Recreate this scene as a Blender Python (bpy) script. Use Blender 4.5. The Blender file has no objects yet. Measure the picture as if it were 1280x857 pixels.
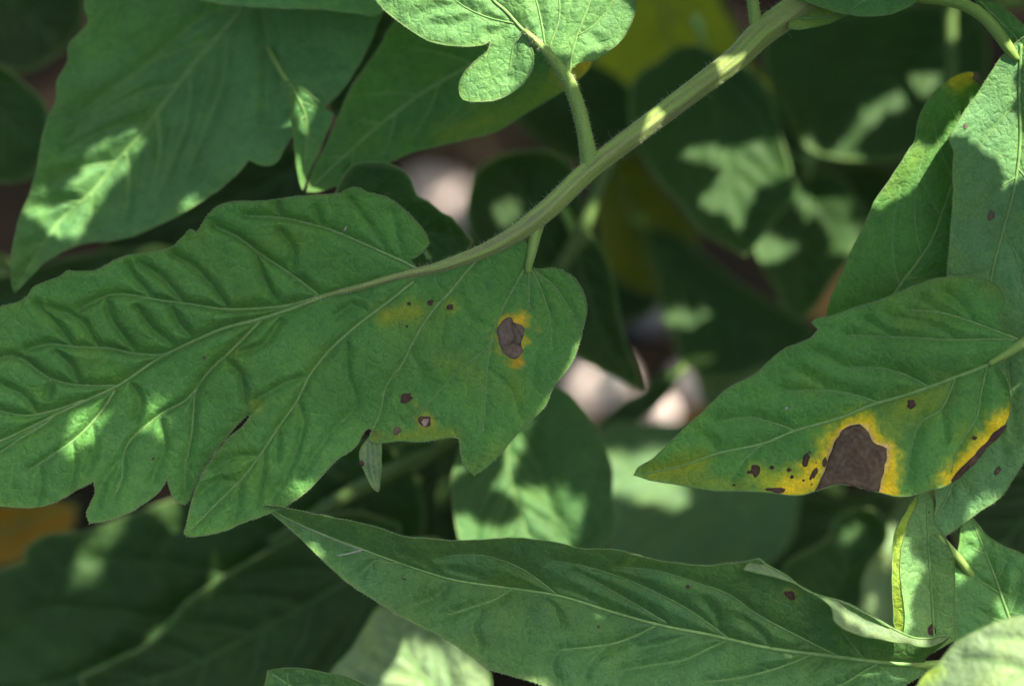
import bpy, math, random
import numpy as np
from mathutils import Vector, Matrix, geometry

# ------------------------------------------------------------------ camera, sky, sun, exposure
scene = bpy.context.scene
col = scene.collection
PX = 0.000125                      # metres per photograph pixel on the plane of focus
DIST = 0.444                       # camera to plane of focus
PITCH = math.radians(35)
CAM_H = 0.40
RIGHT = np.array([1.0, 0, 0])
FWD = np.array([0, math.cos(PITCH), -math.sin(PITCH)])
UP = np.array([0, math.sin(PITCH), math.cos(PITCH)])
CAM = np.array([0, 0, CAM_H])

cam_data = bpy.data.cameras.new('camera')
cam = bpy.data.objects.new('camera', cam_data)
col.objects.link(cam)
cam_data.sensor_width = 36
cam_data.lens = 36 * DIST / (1280 * PX)
cam_data.clip_start = 0.01
cam_data.clip_end = 500
cam_data.dof.use_dof = True
cam_data.dof.focus_distance = DIST
cam_data.dof.aperture_fstop = 6.8
cam_data.dof.aperture_blades = 0
cam.matrix_world = Matrix(((RIGHT[0], UP[0], -FWD[0], CAM[0]), (RIGHT[1], UP[1], -FWD[1], CAM[1]),
                           (RIGHT[2], UP[2], -FWD[2], CAM[2]), (0, 0, 0, 1)))
scene.camera = cam

S = 0.46 * RIGHT + 0.80 * UP - 0.58 * FWD      # direction towards the sun
S = S / np.linalg.norm(S)
world = bpy.data.worlds.new('World')
scene.world = world
world.use_nodes = True
wn = world.node_tree.nodes
sky = wn.new('ShaderNodeTexSky')
sky.sky_type = 'NISHITA'
sky.sun_disc = False
sky.dust_density = 6.0
sky.air_density = 0.55
sky.sun_elevation = math.asin(S[2])
sky.sun_rotation = math.atan2(S[0], S[1])
wn['Background'].inputs['Strength'].default_value = 0.09
world.node_tree.links.new(sky.outputs[0], wn['Background'].inputs['Color'])
sun_data = bpy.data.lights.new('sun', 'SUN')
sun_data.energy = 4.0
sun_data.angle = math.radians(0.53)
sun_data.color = (1.0, 0.91, 0.76)
sun = bpy.data.objects.new('sun', sun_data)
col.objects.link(sun)
sun.rotation_euler = Vector(S).to_track_quat('Z', 'Y').to_euler()
sun.location = (0, 0, 3)
vs = scene.view_settings
vs.view_transform = 'Standard'
vs.look = 'None'
vs.exposure = 2.4
vs.gamma = 1
vs.use_curve_mapping = False
scene.render.engine = 'CYCLES'
scene.cycles.max_bounces = 10
scene.cycles.transmission_bounces = 8
scene.cycles.sample_clamp_indirect = 4
scene.cycles.use_denoising = True

rng = np.random.default_rng(11)
random.seed(11)

# ------------------------------------------------------------------ geometry helpers
def P(p, z):
    """photograph pixel + height above the focus plane (in pixels, towards the lens) -> world point(s)"""
    p = np.atleast_2d(np.asarray(p, float))
    z = np.broadcast_to(np.asarray(z, float), (len(p),))
    d = DIST - z * PX
    k = d / DIST * PX
    return (CAM + (p[:, 0] - 640)[:, None] * k[:, None] * RIGHT + (428.5 - p[:, 1])[:, None] * k[:, None] * UP
            + d[:, None] * FWD)

def ground_at(px, py, h=0.0):
    r = P([(px, py)], 0)[0] - CAM
    return CAM + r * ((CAM_H - h) / -r[2])

def catmull(pts, step, closed=False, corner=62):
    pts = [np.array(p[:2], float) for p in pts]
    n = len(pts)
    def is_corner(i):
        if not closed and (i == 0 or i == n - 1): return True
        a = pts[i] - pts[i - 1]; b = pts[(i + 1) % n] - pts[i]
        c = np.dot(a, b) / (np.linalg.norm(a) * np.linalg.norm(b) + 1e-9)
        return math.degrees(math.acos(max(-1, min(1, c)))) > corner
    cr = [is_corner(i) for i in range(n)]
    out = []
    for i in range(n if closed else n - 1):
        p1, p2 = pts[i], pts[(i + 1) % n]
        p0 = p1 - (p2 - p1) * .5 if cr[i] else pts[i - 1]
        p3 = p2 + (p2 - p1) * .5 if cr[(i + 1) % n] else pts[(i + 2) % n]
        L = np.linalg.norm(p2 - p1)
        m = max(1, int(round(L / step)))
        # tangents scaled to the segment so uneven spacing makes no loops
        t1 = (p2 - p0); t1 = t1 / (np.linalg.norm(t1) + 1e-9) * L
        t2 = (p3 - p1); t2 = t2 / (np.linalg.norm(t2) + 1e-9) * L
        for k in range(m):
            t = k / m; a = t * t; b = a * t
            out.append((2 * b - 3 * a + 1) * p1 + (b - 2 * a + t) * t1 + (-2 * b + 3 * a) * p2 + (b - a) * t2)
    if not closed: out.append(pts[-1])
    return np.array(out)

def inside(poly, q):
    x, y = q[:, 0], q[:, 1]
    r = np.zeros(len(q), bool)
    a = poly; b = np.roll(poly, -1, 0)
    for (x0, y0), (x1, y1) in zip(a, b):
        c = (y0 > y) != (y1 > y)
        if c.any():
            r ^= c & (x < (x1 - x0) * (y - y0) / (y1 - y0 + 1e-12) + x0)
    return r

def seg_dist(q, line, side=False):
    """distance of points to a polyline, its parameter 0..1 and (optionally) the side"""
    best = np.full(len(q), 1e9); par = np.zeros(len(q)); sd = np.zeros(len(q))
    n = len(line) - 1
    for i in range(n):
        a, b = line[i], line[i + 1]
        ab = b - a; L2 = ab @ ab + 1e-9
        t = np.clip(((q - a) @ ab) / L2, 0, 1)
        w = q - a - t[:, None] * ab
        d = np.sqrt((w * w).sum(1))
        m = d < best
        best[m] = d[m]; par[m] = (i + t[m]) / n
        if side: sd[m] = np.sign(ab[0] * w[m, 1] - ab[1] * w[m, 0])
    return (best, par, sd) if side else (best, par)

_lat = np.random.default_rng(5).random((256, 256))
def vnoise(q, scale, seed=0):
    u = q / scale + seed * 17.31
    i = np.floor(u).astype(int); f = u - i
    f = f * f * (3 - 2 * f)
    g = lambda a, b: _lat[(i[:, 0] + a) % 256, (i[:, 1] + b) % 256]
    return ((g(0, 0) * (1 - f[:, 0]) + g(1, 0) * f[:, 0]) * (1 - f[:, 1])
            + (g(0, 1) * (1 - f[:, 0]) + g(1, 1) * f[:, 0]) * f[:, 1]) * 2 - 1

def tps(ctrl):
    c = np.array(ctrl, float)
    xy, z = c[:, :2], c[:, 2]
    n = len(c)
    if n < 4:
        A = np.c_[np.ones(n), xy]
        w = np.linalg.lstsq(A, z, rcond=None)[0]
        return lambda q: w[0] + q @ w[1:]
    r = np.linalg.norm(xy[:, None] - xy[None], axis=2) / 100
    K = np.where(r > 0, r * r * np.log(r + 1e-12), 0) + np.eye(n) * 0.02
    Q = np.c_[np.ones(n), xy / 100]
    M = np.block([[K, Q], [Q.T, np.zeros((3, 3))]])
    w = np.linalg.solve(M, np.r_[z, 0, 0, 0])
    def f(q):
        r = np.linalg.norm(q[:, None] - xy[None], axis=2) / 100
        return np.where(r > 0, r * r * np.log(r + 1e-12), 0) @ w[:n] + w[n] + (q / 100) @ w[n + 1:]
    return f

def cdt(outline, step, sub):
    lo, hi = outline.min(0), outline.max(0)
    gx = np.arange(lo[0], hi[0], step); gy = np.arange(lo[1], hi[1], step * .866)
    X, Y = np.meshgrid(gx, gy)
    X = X + (np.arange(len(gy)) % 2)[:, None] * step * .5
    q = np.c_[X.ravel(), Y.ravel()] + rng.uniform(-.18, .18, (X.size, 2)) * step
    q = q[inside(outline, q)]
    if len(q):
        d, _ = seg_dist(q, np.r_[outline, outline[:1]])
        q = q[d > step * .5]
    n = len(outline)
    vin = [Vector(p) for p in outline] + [Vector(p) for p in q]
    v, _, f, *_ = geometry.delaunay_2d_cdt(vin, [], [list(range(n))], 1, 1e-5)
    V = np.array([(a[0], a[1]) for a in v]); F = np.array([t for t in f if len(t) == 3])
    for _ in range(sub):
        e = np.sort(np.concatenate([F[:, [0, 1]], F[:, [1, 2]], F[:, [2, 0]]]), 1)
        u, inv = np.unique(e, axis=0, return_inverse=True)
        inv = inv.ravel() + len(V); m = len(F)
        V = np.r_[V, (V[u[:, 0]] + V[u[:, 1]]) / 2]
        a, b, c = inv[:m], inv[m:2 * m], inv[2 * m:]
        F = np.concatenate([np.c_[F[:, 0], a, c], np.c_[a, F[:, 1], b], np.c_[c, b, F[:, 2]], np.c_[a, b, c]])
    return V, F

def link(name, me, parent=None, kind=None, label=None):
    o = bpy.data.objects.new(name, me)
    col.objects.link(o)
    if parent is not None: o.parent = parent
    if kind: o['kind'] = kind
    if label: o['label'] = label
    return o

def origin(o):
    t = np.zeros(3)
    while o is not None:
        t += np.array(o.location); o = o.parent
    return t

def mesh(name, V, F, mat, parent, color=None, uv=None, smooth=True, kind=None, label=None):
    V = np.asarray(V, float) - (origin(parent) if parent is not None else 0)
    me = bpy.data.meshes.new(name)
    me.from_pydata(V.tolist(), [], [list(map(int, f)) for f in F] if not isinstance(F, np.ndarray) else F.tolist())
    if smooth: me.polygons.foreach_set('use_smooth', np.ones(len(me.polygons), bool))
    if color is not None:
        a = me.color_attributes.new('tone', 'FLOAT_COLOR', 'POINT')
        c = np.ones((len(V), 4)); c[:, :3] = color
        a.data.foreach_set('color', c.ravel())
    if uv is not None:
        l = me.uv_layers.new(name='UVMap')
        idx = np.zeros(len(me.loops), int); me.loops.foreach_get('vertex_index', idx)
        l.data.foreach_set('uv', np.asarray(uv)[idx].ravel())
    me.materials.append(mat)
    return link(name, me, parent, kind, label)

def tube_geo(pts, rad, ns=8, ridge=0.0, phase=0.0):
    pts = np.asarray(pts, float); n = len(pts)
    rad = np.broadcast_to(np.asarray(rad, float), (n,))
    T = np.gradient(pts, axis=0); T /= np.linalg.norm(T, axis=1)[:, None] + 1e-12
    u = np.cross(T[0], FWD + .01); u /= np.linalg.norm(u) + 1e-12
    V, UV = [], []
    L = np.r_[0, np.cumsum(np.linalg.norm(np.diff(pts, axis=0), axis=1))]
    th = np.arange(ns) / ns * 2 * math.pi
    for i in range(n):
        u = u - T[i] * (u @ T[i]); u /= np.linalg.norm(u) + 1e-12
        w = np.cross(T[i], u)
        r = rad[i] * (1 + ridge * np.cos(5 * th + phase))
        V.append(pts[i] + r[:, None] * (np.cos(th)[:, None] * u + np.sin(th)[:, None] * w))
        UV.append(np.c_[np.abs(th / math.pi - 1) * 3, np.full(ns, L[i] * 400)])
    V = np.concatenate(V); UV = np.concatenate(UV)
    F = []
    for i in range(n - 1):
        for j in range(ns):
            k = (j + 1) % ns
            F.append((i * ns + j, i * ns + k, (i + 1) * ns + k, (i + 1) * ns + j))
    F.append(tuple(range(ns - 1, -1, -1))); F.append(tuple((n - 1) * ns + j for j in range(ns)))
    return V, F, UV

def spline3(ctrl, step=4):
    """ctrl: (px, py, z, radius) rows -> world points and radii (world)"""
    c = np.array(ctrl, float)
    xy = catmull(c[:, :2], step, corner=80)
    d = np.r_[0, np.cumsum(np.linalg.norm(np.diff(c[:, :2], axis=0), axis=1))]
    e = np.r_[0, np.cumsum(np.linalg.norm(np.diff(xy, axis=0), axis=1))]
    e *= d[-1] / e[-1]
    z = np.interp(e, d, c[:, 2]); r = np.interp(e, d, c[:, 3])
    for _ in range(3):
        z[1:-1] = (z[:-2] + 2 * z[1:-1] + z[2:]) / 4; r[1:-1] = (r[:-2] + 2 * r[1:-1] + r[2:]) / 4
    return P(xy, z), r * (DIST - z * PX) / DIST * PX, xy, z

def tube(name, ctrl, mat, parent, ns=10, ridge=0.0, step=4, label=None):
    p, r, xy, z = spline3(ctrl, step)
    V, F, UV = tube_geo(p, r, ns, ridge)
    o = mesh(name, V, F, mat, parent, uv=UV, label=label)
    return o

def thing(label, cat, base, name='tomato_leaf', group=None):
    o = bpy.data.objects.new(name, None)
    o.empty_display_size = 0.005
    o.location = base
    col.objects.link(o)
    o['label'] = label; o['category'] = cat
    if group: o['group'] = group
    return o

def tag(o, label, cat, group=None):
    o['label'] = label; o['category'] = cat
    if group: o['group'] = group

# ------------------------------------------------------------------ materials
def new_mat(name):
    m = bpy.data.materials.new(name); m.use_nodes = True
    nt = m.node_tree
    for n in list(nt.nodes): nt.nodes.remove(n)
    out = nt.nodes.new('ShaderNodeOutputMaterial')
    def N(t, **kw):
        n = nt.nodes.new(t)
        for k, v in kw.items():
            if k in n.inputs: n.inputs[k].default_value = v
            else: setattr(n, k, v)
        return n
    return m, nt, out, N, nt.links.new

def mixc(N, L, a, b, fac, mode='MIX'):
    n = N('ShaderNodeMix', data_type='RGBA', blend_type=mode)
    for s, v in ((n.inputs[6], a), (n.inputs[7], b), (n.inputs[0], fac)):
        if hasattr(v, 'is_output'): L(v, s)
        else: s.default_value = v
    return n.outputs[2]

def ramp(N, L, src, a, b, lo=0.0, hi=1.0):
    n = N('ShaderNodeMapRange')
    L(src, n.inputs[0])
    for i, v in zip((1, 2, 3, 4), (a, b, lo, hi)): n.inputs[i].default_value = v
    return n.outputs[0]

def leaf_mat(name, transl=0.22, rough=0.5, bump=0.8, sheen=0.09, spec=0.18, fleck=0.16):
    m, nt, out, N, L = new_mat(name)
    tc = N('ShaderNodeTexCoord'); att = N('ShaderNodeAttribute', attribute_name='tone')
    def noise(scale, detail=3.0, r=.55):
        n = N('ShaderNodeTexNoise', Scale=scale, Detail=detail, Roughness=r); L(tc.outputs['Object'], n.inputs['Vector']); return n.outputs[0]
    big, mid, fine, grit = noise(130), noise(620, 4), noise(2600, 3, .6), noise(5200, 2, .7)
    c = att.outputs['Color']
    c = mixc(N, L, c, (1.3, 1.16, .72, 1), ramp(N, L, big, .45, .72, 0, .55), 'MULTIPLY')
    c = mixc(N, L, c, (.58, .70, .72, 1), ramp(N, L, mid, .45, .72, 0, .6), 'MULTIPLY')
    c = mixc(N, L, c, (.48, .56, .46, 1), ramp(N, L, fine, .42, .62, 0, .22), 'MULTIPLY')
    c = mixc(N, L, c, (1.45, 1.4, 1.35, 1), ramp(N, L, fine, .50, .36, 0, .25), 'MULTIPLY')
    c = mixc(N, L, c, (.26, .34, .12, 1), ramp(N, L, grit, .54, .68, 0, fleck))
    vor = N('ShaderNodeTexVoronoi', feature='DISTANCE_TO_EDGE', Scale=520.0)
    wob = N('ShaderNodeTexNoise', Scale=700.0, Detail=2.0); L(tc.outputs['Object'], wob.inputs['Vector'])
    sc = N('ShaderNodeVectorMath', operation='SCALE'); L(wob.outputs['Color'], sc.inputs[0]); sc.inputs['Scale'].default_value = .0016
    ad = N('ShaderNodeVectorMath', operation='ADD'); L(tc.outputs['Object'], ad.inputs[0]); L(sc.outputs[0], ad.inputs[1])
    L(ad.outputs[0], vor.inputs['Vector'])
    cell = ramp(N, L, vor.outputs['Distance'], 0, .22)
    c = mixc(N, L, c, (1.5, 1.35, 1.25, 1), ramp(N, L, vor.outputs['Distance'], .05, 0, 0, .38), 'MULTIPLY')
    def bmp(h, dist, strength, prev=None):
        b = N('ShaderNodeBump', Strength=strength, Distance=dist); L(h, b.inputs['Height'])
        if prev is not None: L(prev, b.inputs['Normal'])
        return b.outputs[0]
    nrm = bmp(cell, .00016, bump * .7)
    nrm = bmp(mid, .0007, bump * .5, nrm)
    nrm = bmp(fine, .00010, bump, nrm)
    nrm = bmp(grit, .00007, bump, nrm)
    bs = N('ShaderNodeBsdfPrincipled')
    L(c, bs.inputs['Base Color']); L(nrm, bs.inputs['Normal'])
    L(ramp(N, L, fine, .3, .7, rough - .08, rough + .12), bs.inputs['Roughness'])
    bs.inputs['Specular IOR Level'].default_value = spec
    bs.inputs['Sheen Weight'].default_value = sheen
    bs.inputs['Sheen Roughness'].default_value = .45
    bs.inputs['Sheen Tint'].default_value = (1, 1, .92, 1)
    tr = N('ShaderNodeBsdfTranslucent')
    L(mixc(N, L, c, (2.3, 2.1, .55, 1), 1.0, 'MULTIPLY'), tr.inputs['Color']); L(nrm, tr.inputs['Normal'])
    mx = N('ShaderNodeMixShader'); mx.inputs[0].default_value = transl
    L(bs.outputs[0], mx.inputs[1]); L(tr.outputs[0], mx.inputs[2]); L(mx.outputs[0], out.inputs[0])
    return m

M = {}
M['leaf'] = leaf_mat('leaf_upper_face')
M['under'] = leaf_mat('leaf_underside', transl=.25, rough=.62, bump=.5, sheen=.25, spec=.2, fleck=.2)

def simple_mat(name, a, b, scale, rough=.6, bump=.3, dist=.0001, stretch=None, sheen=0.0, transl=0.0, c3=None):
    m, nt, out, N, L = new_mat(name)
    tc = N('ShaderNodeTexCoord')
    n = N('ShaderNodeTexNoise', Scale=scale, Detail=4.0, Roughness=.6)
    src = tc.outputs['Object']
    if stretch:
        mp = N('ShaderNodeMapping'); mp.inputs['Scale'].default_value = stretch; L(tc.outputs['UV'], mp.inputs['Vector']); src = mp.outputs[0]
    L(src, n.inputs['Vector'])
    c = mixc(N, L, (*a, 1), (*b, 1), ramp(N, L, n.outputs[0], .38, .64))
    g = N('ShaderNodeTexNoise', Scale=3200.0, Detail=2.0); L(tc.outputs['Object'], g.inputs['Vector'])
    if c3:
        c = mixc(N, L, c, (*c3, 1), ramp(N, L, g.outputs[0], .55, .72, 0, .7))
    b1 = N('ShaderNodeBump', Strength=bump, Distance=dist); L(n.outputs[0], b1.inputs['Height'])
    b2 = N('ShaderNodeBump', Strength=bump, Distance=.00006); L(g.outputs[0], b2.inputs['Height']); L(b1.outputs[0], b2.inputs['Normal'])
    bs = N('ShaderNodeBsdfPrincipled', Roughness=rough)
    L(c, bs.inputs['Base Color']); L(b2.outputs[0], bs.inputs['Normal'])
    bs.inputs['Specular IOR Level'].default_value = .3
    bs.inputs['Sheen Weight'].default_value = sheen
    if transl:
        tr = N('ShaderNodeBsdfTranslucent'); L(c, tr.inputs['Color'])
        mx = N('ShaderNodeMixShader'); mx.inputs[0].default_value = transl
        L(bs.outputs[0], mx.inputs[1]); L(tr.outputs[0], mx.inputs[2]); L(mx.outputs[0], out.inputs[0])
    else: L(bs.outputs[0], out.inputs[0])
    return m

M['vein'] = simple_mat('vein', (.09, .20, .045), (.14, .25, .075), 900, .55, .5, sheen=.08)
M['vein_dim'] = simple_mat('fine_vein', (.078, .19, .042), (.12, .23, .065), 900, .55, .5, sheen=.05)
M['back_vein'] = simple_mat('shaded_vein', (.036, .092, .022), (.05, .11, .03), 900, .6, .4)  # darker copy of the vein: shade on the back leaves put into colour
M['scar'] = simple_mat('scarred_vein', (.20, .24, .17), (.30, .30, .26), 1500, .7, .5)
M['margin'] = simple_mat('leaf_margin', (.062, .155, .032), (.11, .16, .052), 420, .6, .3, sheen=.12)
M['stem'] = simple_mat('stem_skin', (.19, .30, .055), (.14, .15, .068), 1.0, .5, .7, .0003, stretch=(2.6, .16, 1), sheen=.1, c3=(.23, .30, .10))
M['petiole'] = simple_mat('petiole_skin', (.13, .24, .035), (.17, .27, .065), 1.0, .5, .6, .0002, stretch=(3, .3, 1), sheen=.08, c3=(.24, .31, .09))
M['back_stem'] = simple_mat('shaded_stem_skin', (.055, .11, .022), (.075, .12, .035), 1.0, .6, .4, .0002, stretch=(3, .3, 1))  # stalk colour darkened to carry the shade the back stems stand in
M['hair'] = simple_mat('plant_hair', (.34, .40, .26), (.46, .50, .36), 500, .4, 0, transl=.4)
def dead_mat(name, base, scale=1800.0):
    m, nt, out, N, L = new_mat(name)
    tc = N('ShaderNodeTexCoord'); att = N('ShaderNodeAttribute', attribute_name='tone')
    n = N('ShaderNodeTexNoise', Scale=scale, Detail=5.0, Roughness=.65); L(tc.outputs['Object'], n.inputs['Vector'])
    c = mixc(N, L, (*[v * .75 for v in base], 1), (*[v * 1.25 for v in base], 1), ramp(N, L, n.outputs[0], .35, .66))
    c = mixc(N, L, c, att.outputs['Color'], 1.0, 'MULTIPLY')
    b = N('ShaderNodeBump', Strength=.9, Distance=.0004); L(n.outputs[0], b.inputs['Height'])
    bs = N('ShaderNodeBsdfPrincipled', Roughness=.85)
    bs.inputs['Specular IOR Level'].default_value = .2
    L(c, bs.inputs['Base Color']); L(b.outputs[0], bs.inputs['Normal']); L(bs.outputs[0], out.inputs[0])
    return m
M['lesion'] = dead_mat('dead_leaf_tissue', (.105, .083, .064))
M['lesion_dark'] = dead_mat('dark_dead_tissue', (.068, .049, .034), 1500.0)
M['lesion_pale'] = dead_mat('pale_dead_tissue', (.28, .22, .18))
M['speck'] = dead_mat('white_speck', (.5, .5, .45))
M['spot'] = dead_mat('dark_spot_tissue', (.062, .038, .03), 2600.0)

GREEN = np.array((.060, .180, .040))
BLUEG = np.array((.056, .155, .048))
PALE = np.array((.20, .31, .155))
SHADEG = np.array((.020, .060, .014))  # leaf green lowered so the background's deep shade sits in the colour
YELL = np.array((.50, .36, .02))
OLIVE = np.array((.17, .19, .012))

# ------------------------------------------------------------------ leaf builder
FIELDS = {}
SHADE = []                        # world points that should lie in the canopy's shade
def jitter_outline(o, amp, seed):
    n = np.roll(o, -1, 0) - np.roll(o, 1, 0)
    n = np.c_[n[:, 1], -n[:, 0]] / (np.linalg.norm(n, axis=1)[:, None] + 1e-9)
    return o + n * (vnoise(o, 9, seed) * amp)[:, None]

def auto_veins(mid, outline, n=6, ang=48, frac=.82, seed=0, curve=.25):
    """side veins leaving a midrib (base -> tip) on both sides until near the margin"""
    r = np.random.default_rng(seed)
    line = catmull(mid, 6)
    d = np.r_[0, np.cumsum(np.linalg.norm(np.diff(line, axis=0), axis=1))]
    out = []
    for sgn in (-1, 1):
        for k in range(n):
            f = (k + .45 + .3 * (sgn > 0) + r.uniform(-.12, .12)) / (n + .6)
            if f > .93: continue
            i = min(len(line) - 2, np.searchsorted(d, f * d[-1]))
            t = line[i + 1] - line[i]; t /= np.linalg.norm(t) + 1e-9
            a = math.radians(ang + r.uniform(-6, 6)) * sgn
            v = np.array([t[0] * math.cos(a) - t[1] * math.sin(a), t[0] * math.sin(a) + t[1] * math.cos(a)])
            pts = [line[i].copy()]
            p = line[i].copy(); bend = -sgn * math.radians(2.2) * curve * 4; turned = 0
            for _ in range(60):
                p = p + v * 7
                turned += abs(bend); b_ = bend if turned < .5 else 0
                c, s = math.cos(b_), math.sin(b_)
                v = np.array([v[0] * c - v[1] * s, v[0] * s + v[1] * c])
                if not inside(outline, p[None])[0]: break
                pts.append(p.copy())
            m = max(3, int(len(pts) * frac))
            pts = pts[:m]
            if len(pts) >= 3: out.append([tuple(q) for q in pts[::2]] if len(pts) > 5 else [tuple(q) for q in pts])
    return out

def build_leaf(parent, outline, zpts, veins=(), part='blade', step=5, sub=1, relief=2.5, sig=11, groove=1.2,
               color=GREEN, halos=(), mat='leaf', waves=2.0, wave_scale=55, steps=(), edge=.6, rim='margin',
               jit=.6, seed=0, tubes=True, blotch=0.0, label=None, edge_tint=.25, vein_tint=.35, shade=True, minor=(), rmap=None):
    """veins: (points, start radius, end radius, name, material); minor: polylines that only shape the relief"""
    ol = jitter_outline(catmull(outline, step, closed=True), jit, seed)
    base = tps(zpts)
    lines = [(catmull(v[0], 6), v[1], v[2]) for v in veins] + [(catmull(m, 6), .9, .4) for m in minor]
    def field(q, dv=None):
        q = np.atleast_2d(q)
        z = base(q) + waves * vnoise(q, wave_scale, seed + 1) + waves * .45 * vnoise(q, wave_scale * .4, seed + 2)
        if lines:
            if dv is None: dv = vein_d(q)
            k = rmap(q) if rmap else 1.0
            z = z + k * (relief * (1 - np.exp(-(dv[0] / sig) ** 2)) - groove * np.exp(-(dv[0] / 3.0) ** 2) * dv[1])
        for line, lft, rgt, s in steps:
            d, _, sd = seg_dist(q, np.array(line, float), True)
            z = z + np.where(sd > 0, rgt, lft) * np.exp(-(d / s) ** 2)
        return z
    def vein_d(q):
        dm = np.full(len(q), 1e9); w = np.zeros(len(q))
        for l, a, b in lines:
            d, t = seg_dist(q, l)
            k = np.clip(((1 - t) * a + t * b) / 1.6, .25, 1.3)
            dd = d / np.clip(k, .75, 1.0)
            m = dd < dm; dm[m] = dd[m]; w[m] = k[m]
        return dm, w
    V, F = cdt(ol, step, sub)
    dv = vein_d(V) if lines else None
    z = field(V, dv)
    c = np.tile(np.asarray(color, float), (len(V), 1))
    c *= (1 + .10 * vnoise(V, 70, seed + 5) + .07 * vnoise(V, 26, seed + 6))[:, None]
    if blotch:
        b = np.clip(vnoise(V, 48, seed + 8) - .15, 0, 1)[:, None] * blotch
        c = c * (1 - b) + np.array((.11, .21, .03)) * b
    if lines and vein_tint:
        t = (np.exp(-(dv[0] / 2.4) ** 2) * dv[1] * vein_tint)[:, None]
        c = c * (1 - t) + np.array((.13, .24, .085)) * t
    if edge_tint:
        de, _ = seg_dist(V, np.r_[ol, ol[:1]])
        t = (np.exp(-(de / 5) ** 2) * edge_tint)[:, None]
        c = c * (1 - t) + np.array((.12, .20, .05)) * t
    for pts, r, hc, s in halos:
        pts = np.array(pts, float)
        d = seg_dist(V, pts)[0] if len(pts) > 1 else np.linalg.norm(V - pts[0], axis=1)
        d = d * (1 + .30 * vnoise(V, 13, seed + 9) + .18 * vnoise(V, 5, seed + 10))
        d = d + 3.2 * vnoise(V, 4, seed + 11) + (4.5 * np.exp(-(dv[0] / 3.0) ** 2) if lines else 0)
        t = (np.clip(1.06 - d / r, 0, 1) * s)
        t = (t * t * (3 - 2 * t))[:, None]
        c = c * (1 - t) + np.asarray(hc) * t
    W = P(V, z)
    blade = mesh(part, W, F, M[mat], parent, color=c, label=label)
    if shade:
        k = max(1, len(V) // (1600 if z.mean() > -100 and len(V) > 12000 else 450))
        SHADE.append((V[::k], z[::k]))
    if rim:
        zz = field(ol) + .3
        p = P(ol, zz); p = np.r_[p, p[:2]]
        Vr, Fr, UV = tube_geo(p[:-1], edge * PX * (DIST - zz.mean() * PX) / DIST, 5)
        mesh('leaf_margin', Vr, Fr, M[rim], blade, uv=UV)
    if tubes:
        for v in veins:
            l = catmull(v[0], 5)
            zz = field(l)
            rr = np.interp(np.linspace(0, 1, len(l)), [0, 1], [v[1], v[2]])
            Vr, Fr, UV = tube_geo(P(l, zz + rr * .35), rr * PX * (DIST - zz.mean() * PX) / DIST, 6)
            mesh(v[3] if len(v) > 3 else 'side_vein', Vr, Fr, M[v[4] if len(v) > 4 else 'vein'], blade, uv=UV)
    blade_info = dict(obj=blade, field=field, outline=ol, lines=lines[:len(veins)])
    return blade_info

def lesion(info, pts, mat='lesion', name='lesion', h=.9, seed=0, label=None, step=2.2, seams=(), ring=0.0, corner=100):
    ol = jitter_outline(catmull(pts, step, closed=True, corner=corner), 1.3, seed + 3)
    V, F = cdt(ol, step, 0)
    d, _ = seg_dist(V, np.r_[ol, ol[:1]])
    inn = 1 - np.exp(-d / 3)
    z = info['field'](V) + h * (1 - np.exp(-d / 1.5)) + .75 + (.9 * vnoise(V, 6, seed) + .5 * vnoise(V, 3, seed + 1)) * inn
    t = 1 + .22 * vnoise(V, 14, seed + 4) + .12 * vnoise(V, 5, seed + 5) + .35 * np.clip(vnoise(V, 8, seed + 12) - .35, 0, 1) - .30 * np.exp(-(d / 2.2) ** 2)
    if ring:
        w = np.sin((d + 5 * vnoise(V, 22, seed + 6) + 1.5 * vnoise(V, 6, seed + 7)) * .62)
        t += ring * (.11 * w * inn - .22 * np.clip(d / 26, 0, 1) + .12); z += ring * .35 * w * inn
    for sm_ in seams:
        ds, _ = seg_dist(V, catmull(sm_, 3))
        t -= .5 * np.exp(-(ds / 1.5) ** 2); z -= .7 * np.exp(-(ds / 2) ** 2)
    warm = .5 + .5 * vnoise(V, 17, seed + 7)
    c = np.clip(t, .3, 2)[:, None] * (np.array((1, 1, 1)) * warm[:, None] + np.array((1.04, .97, .86)) * (1 - warm[:, None]))
    return mesh(name, P(V, z), F, M[mat], info['obj'], color=c, label=label)

def spot(info, x, y, rx, ry=None, rot=0, mat='spot', seed=0, name='lesion', rough=.26):
    ry = ry or rx
    r = np.random.default_rng(seed + int(x) + int(y))
    n = 11; pts = []
    for k in range(n):
        a = k / n * 2 * math.pi; f = 1 + r.uniform(-rough, rough)
        u, v = rx * f * math.cos(a), ry * f * math.sin(a)
        pts.append((x + u * math.cos(rot) - v * math.sin(rot), y + u * math.sin(rot) + v * math.cos(rot)))
    return lesion(info, pts, mat, name, h=.5, seed=seed, step=1.6)

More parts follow.
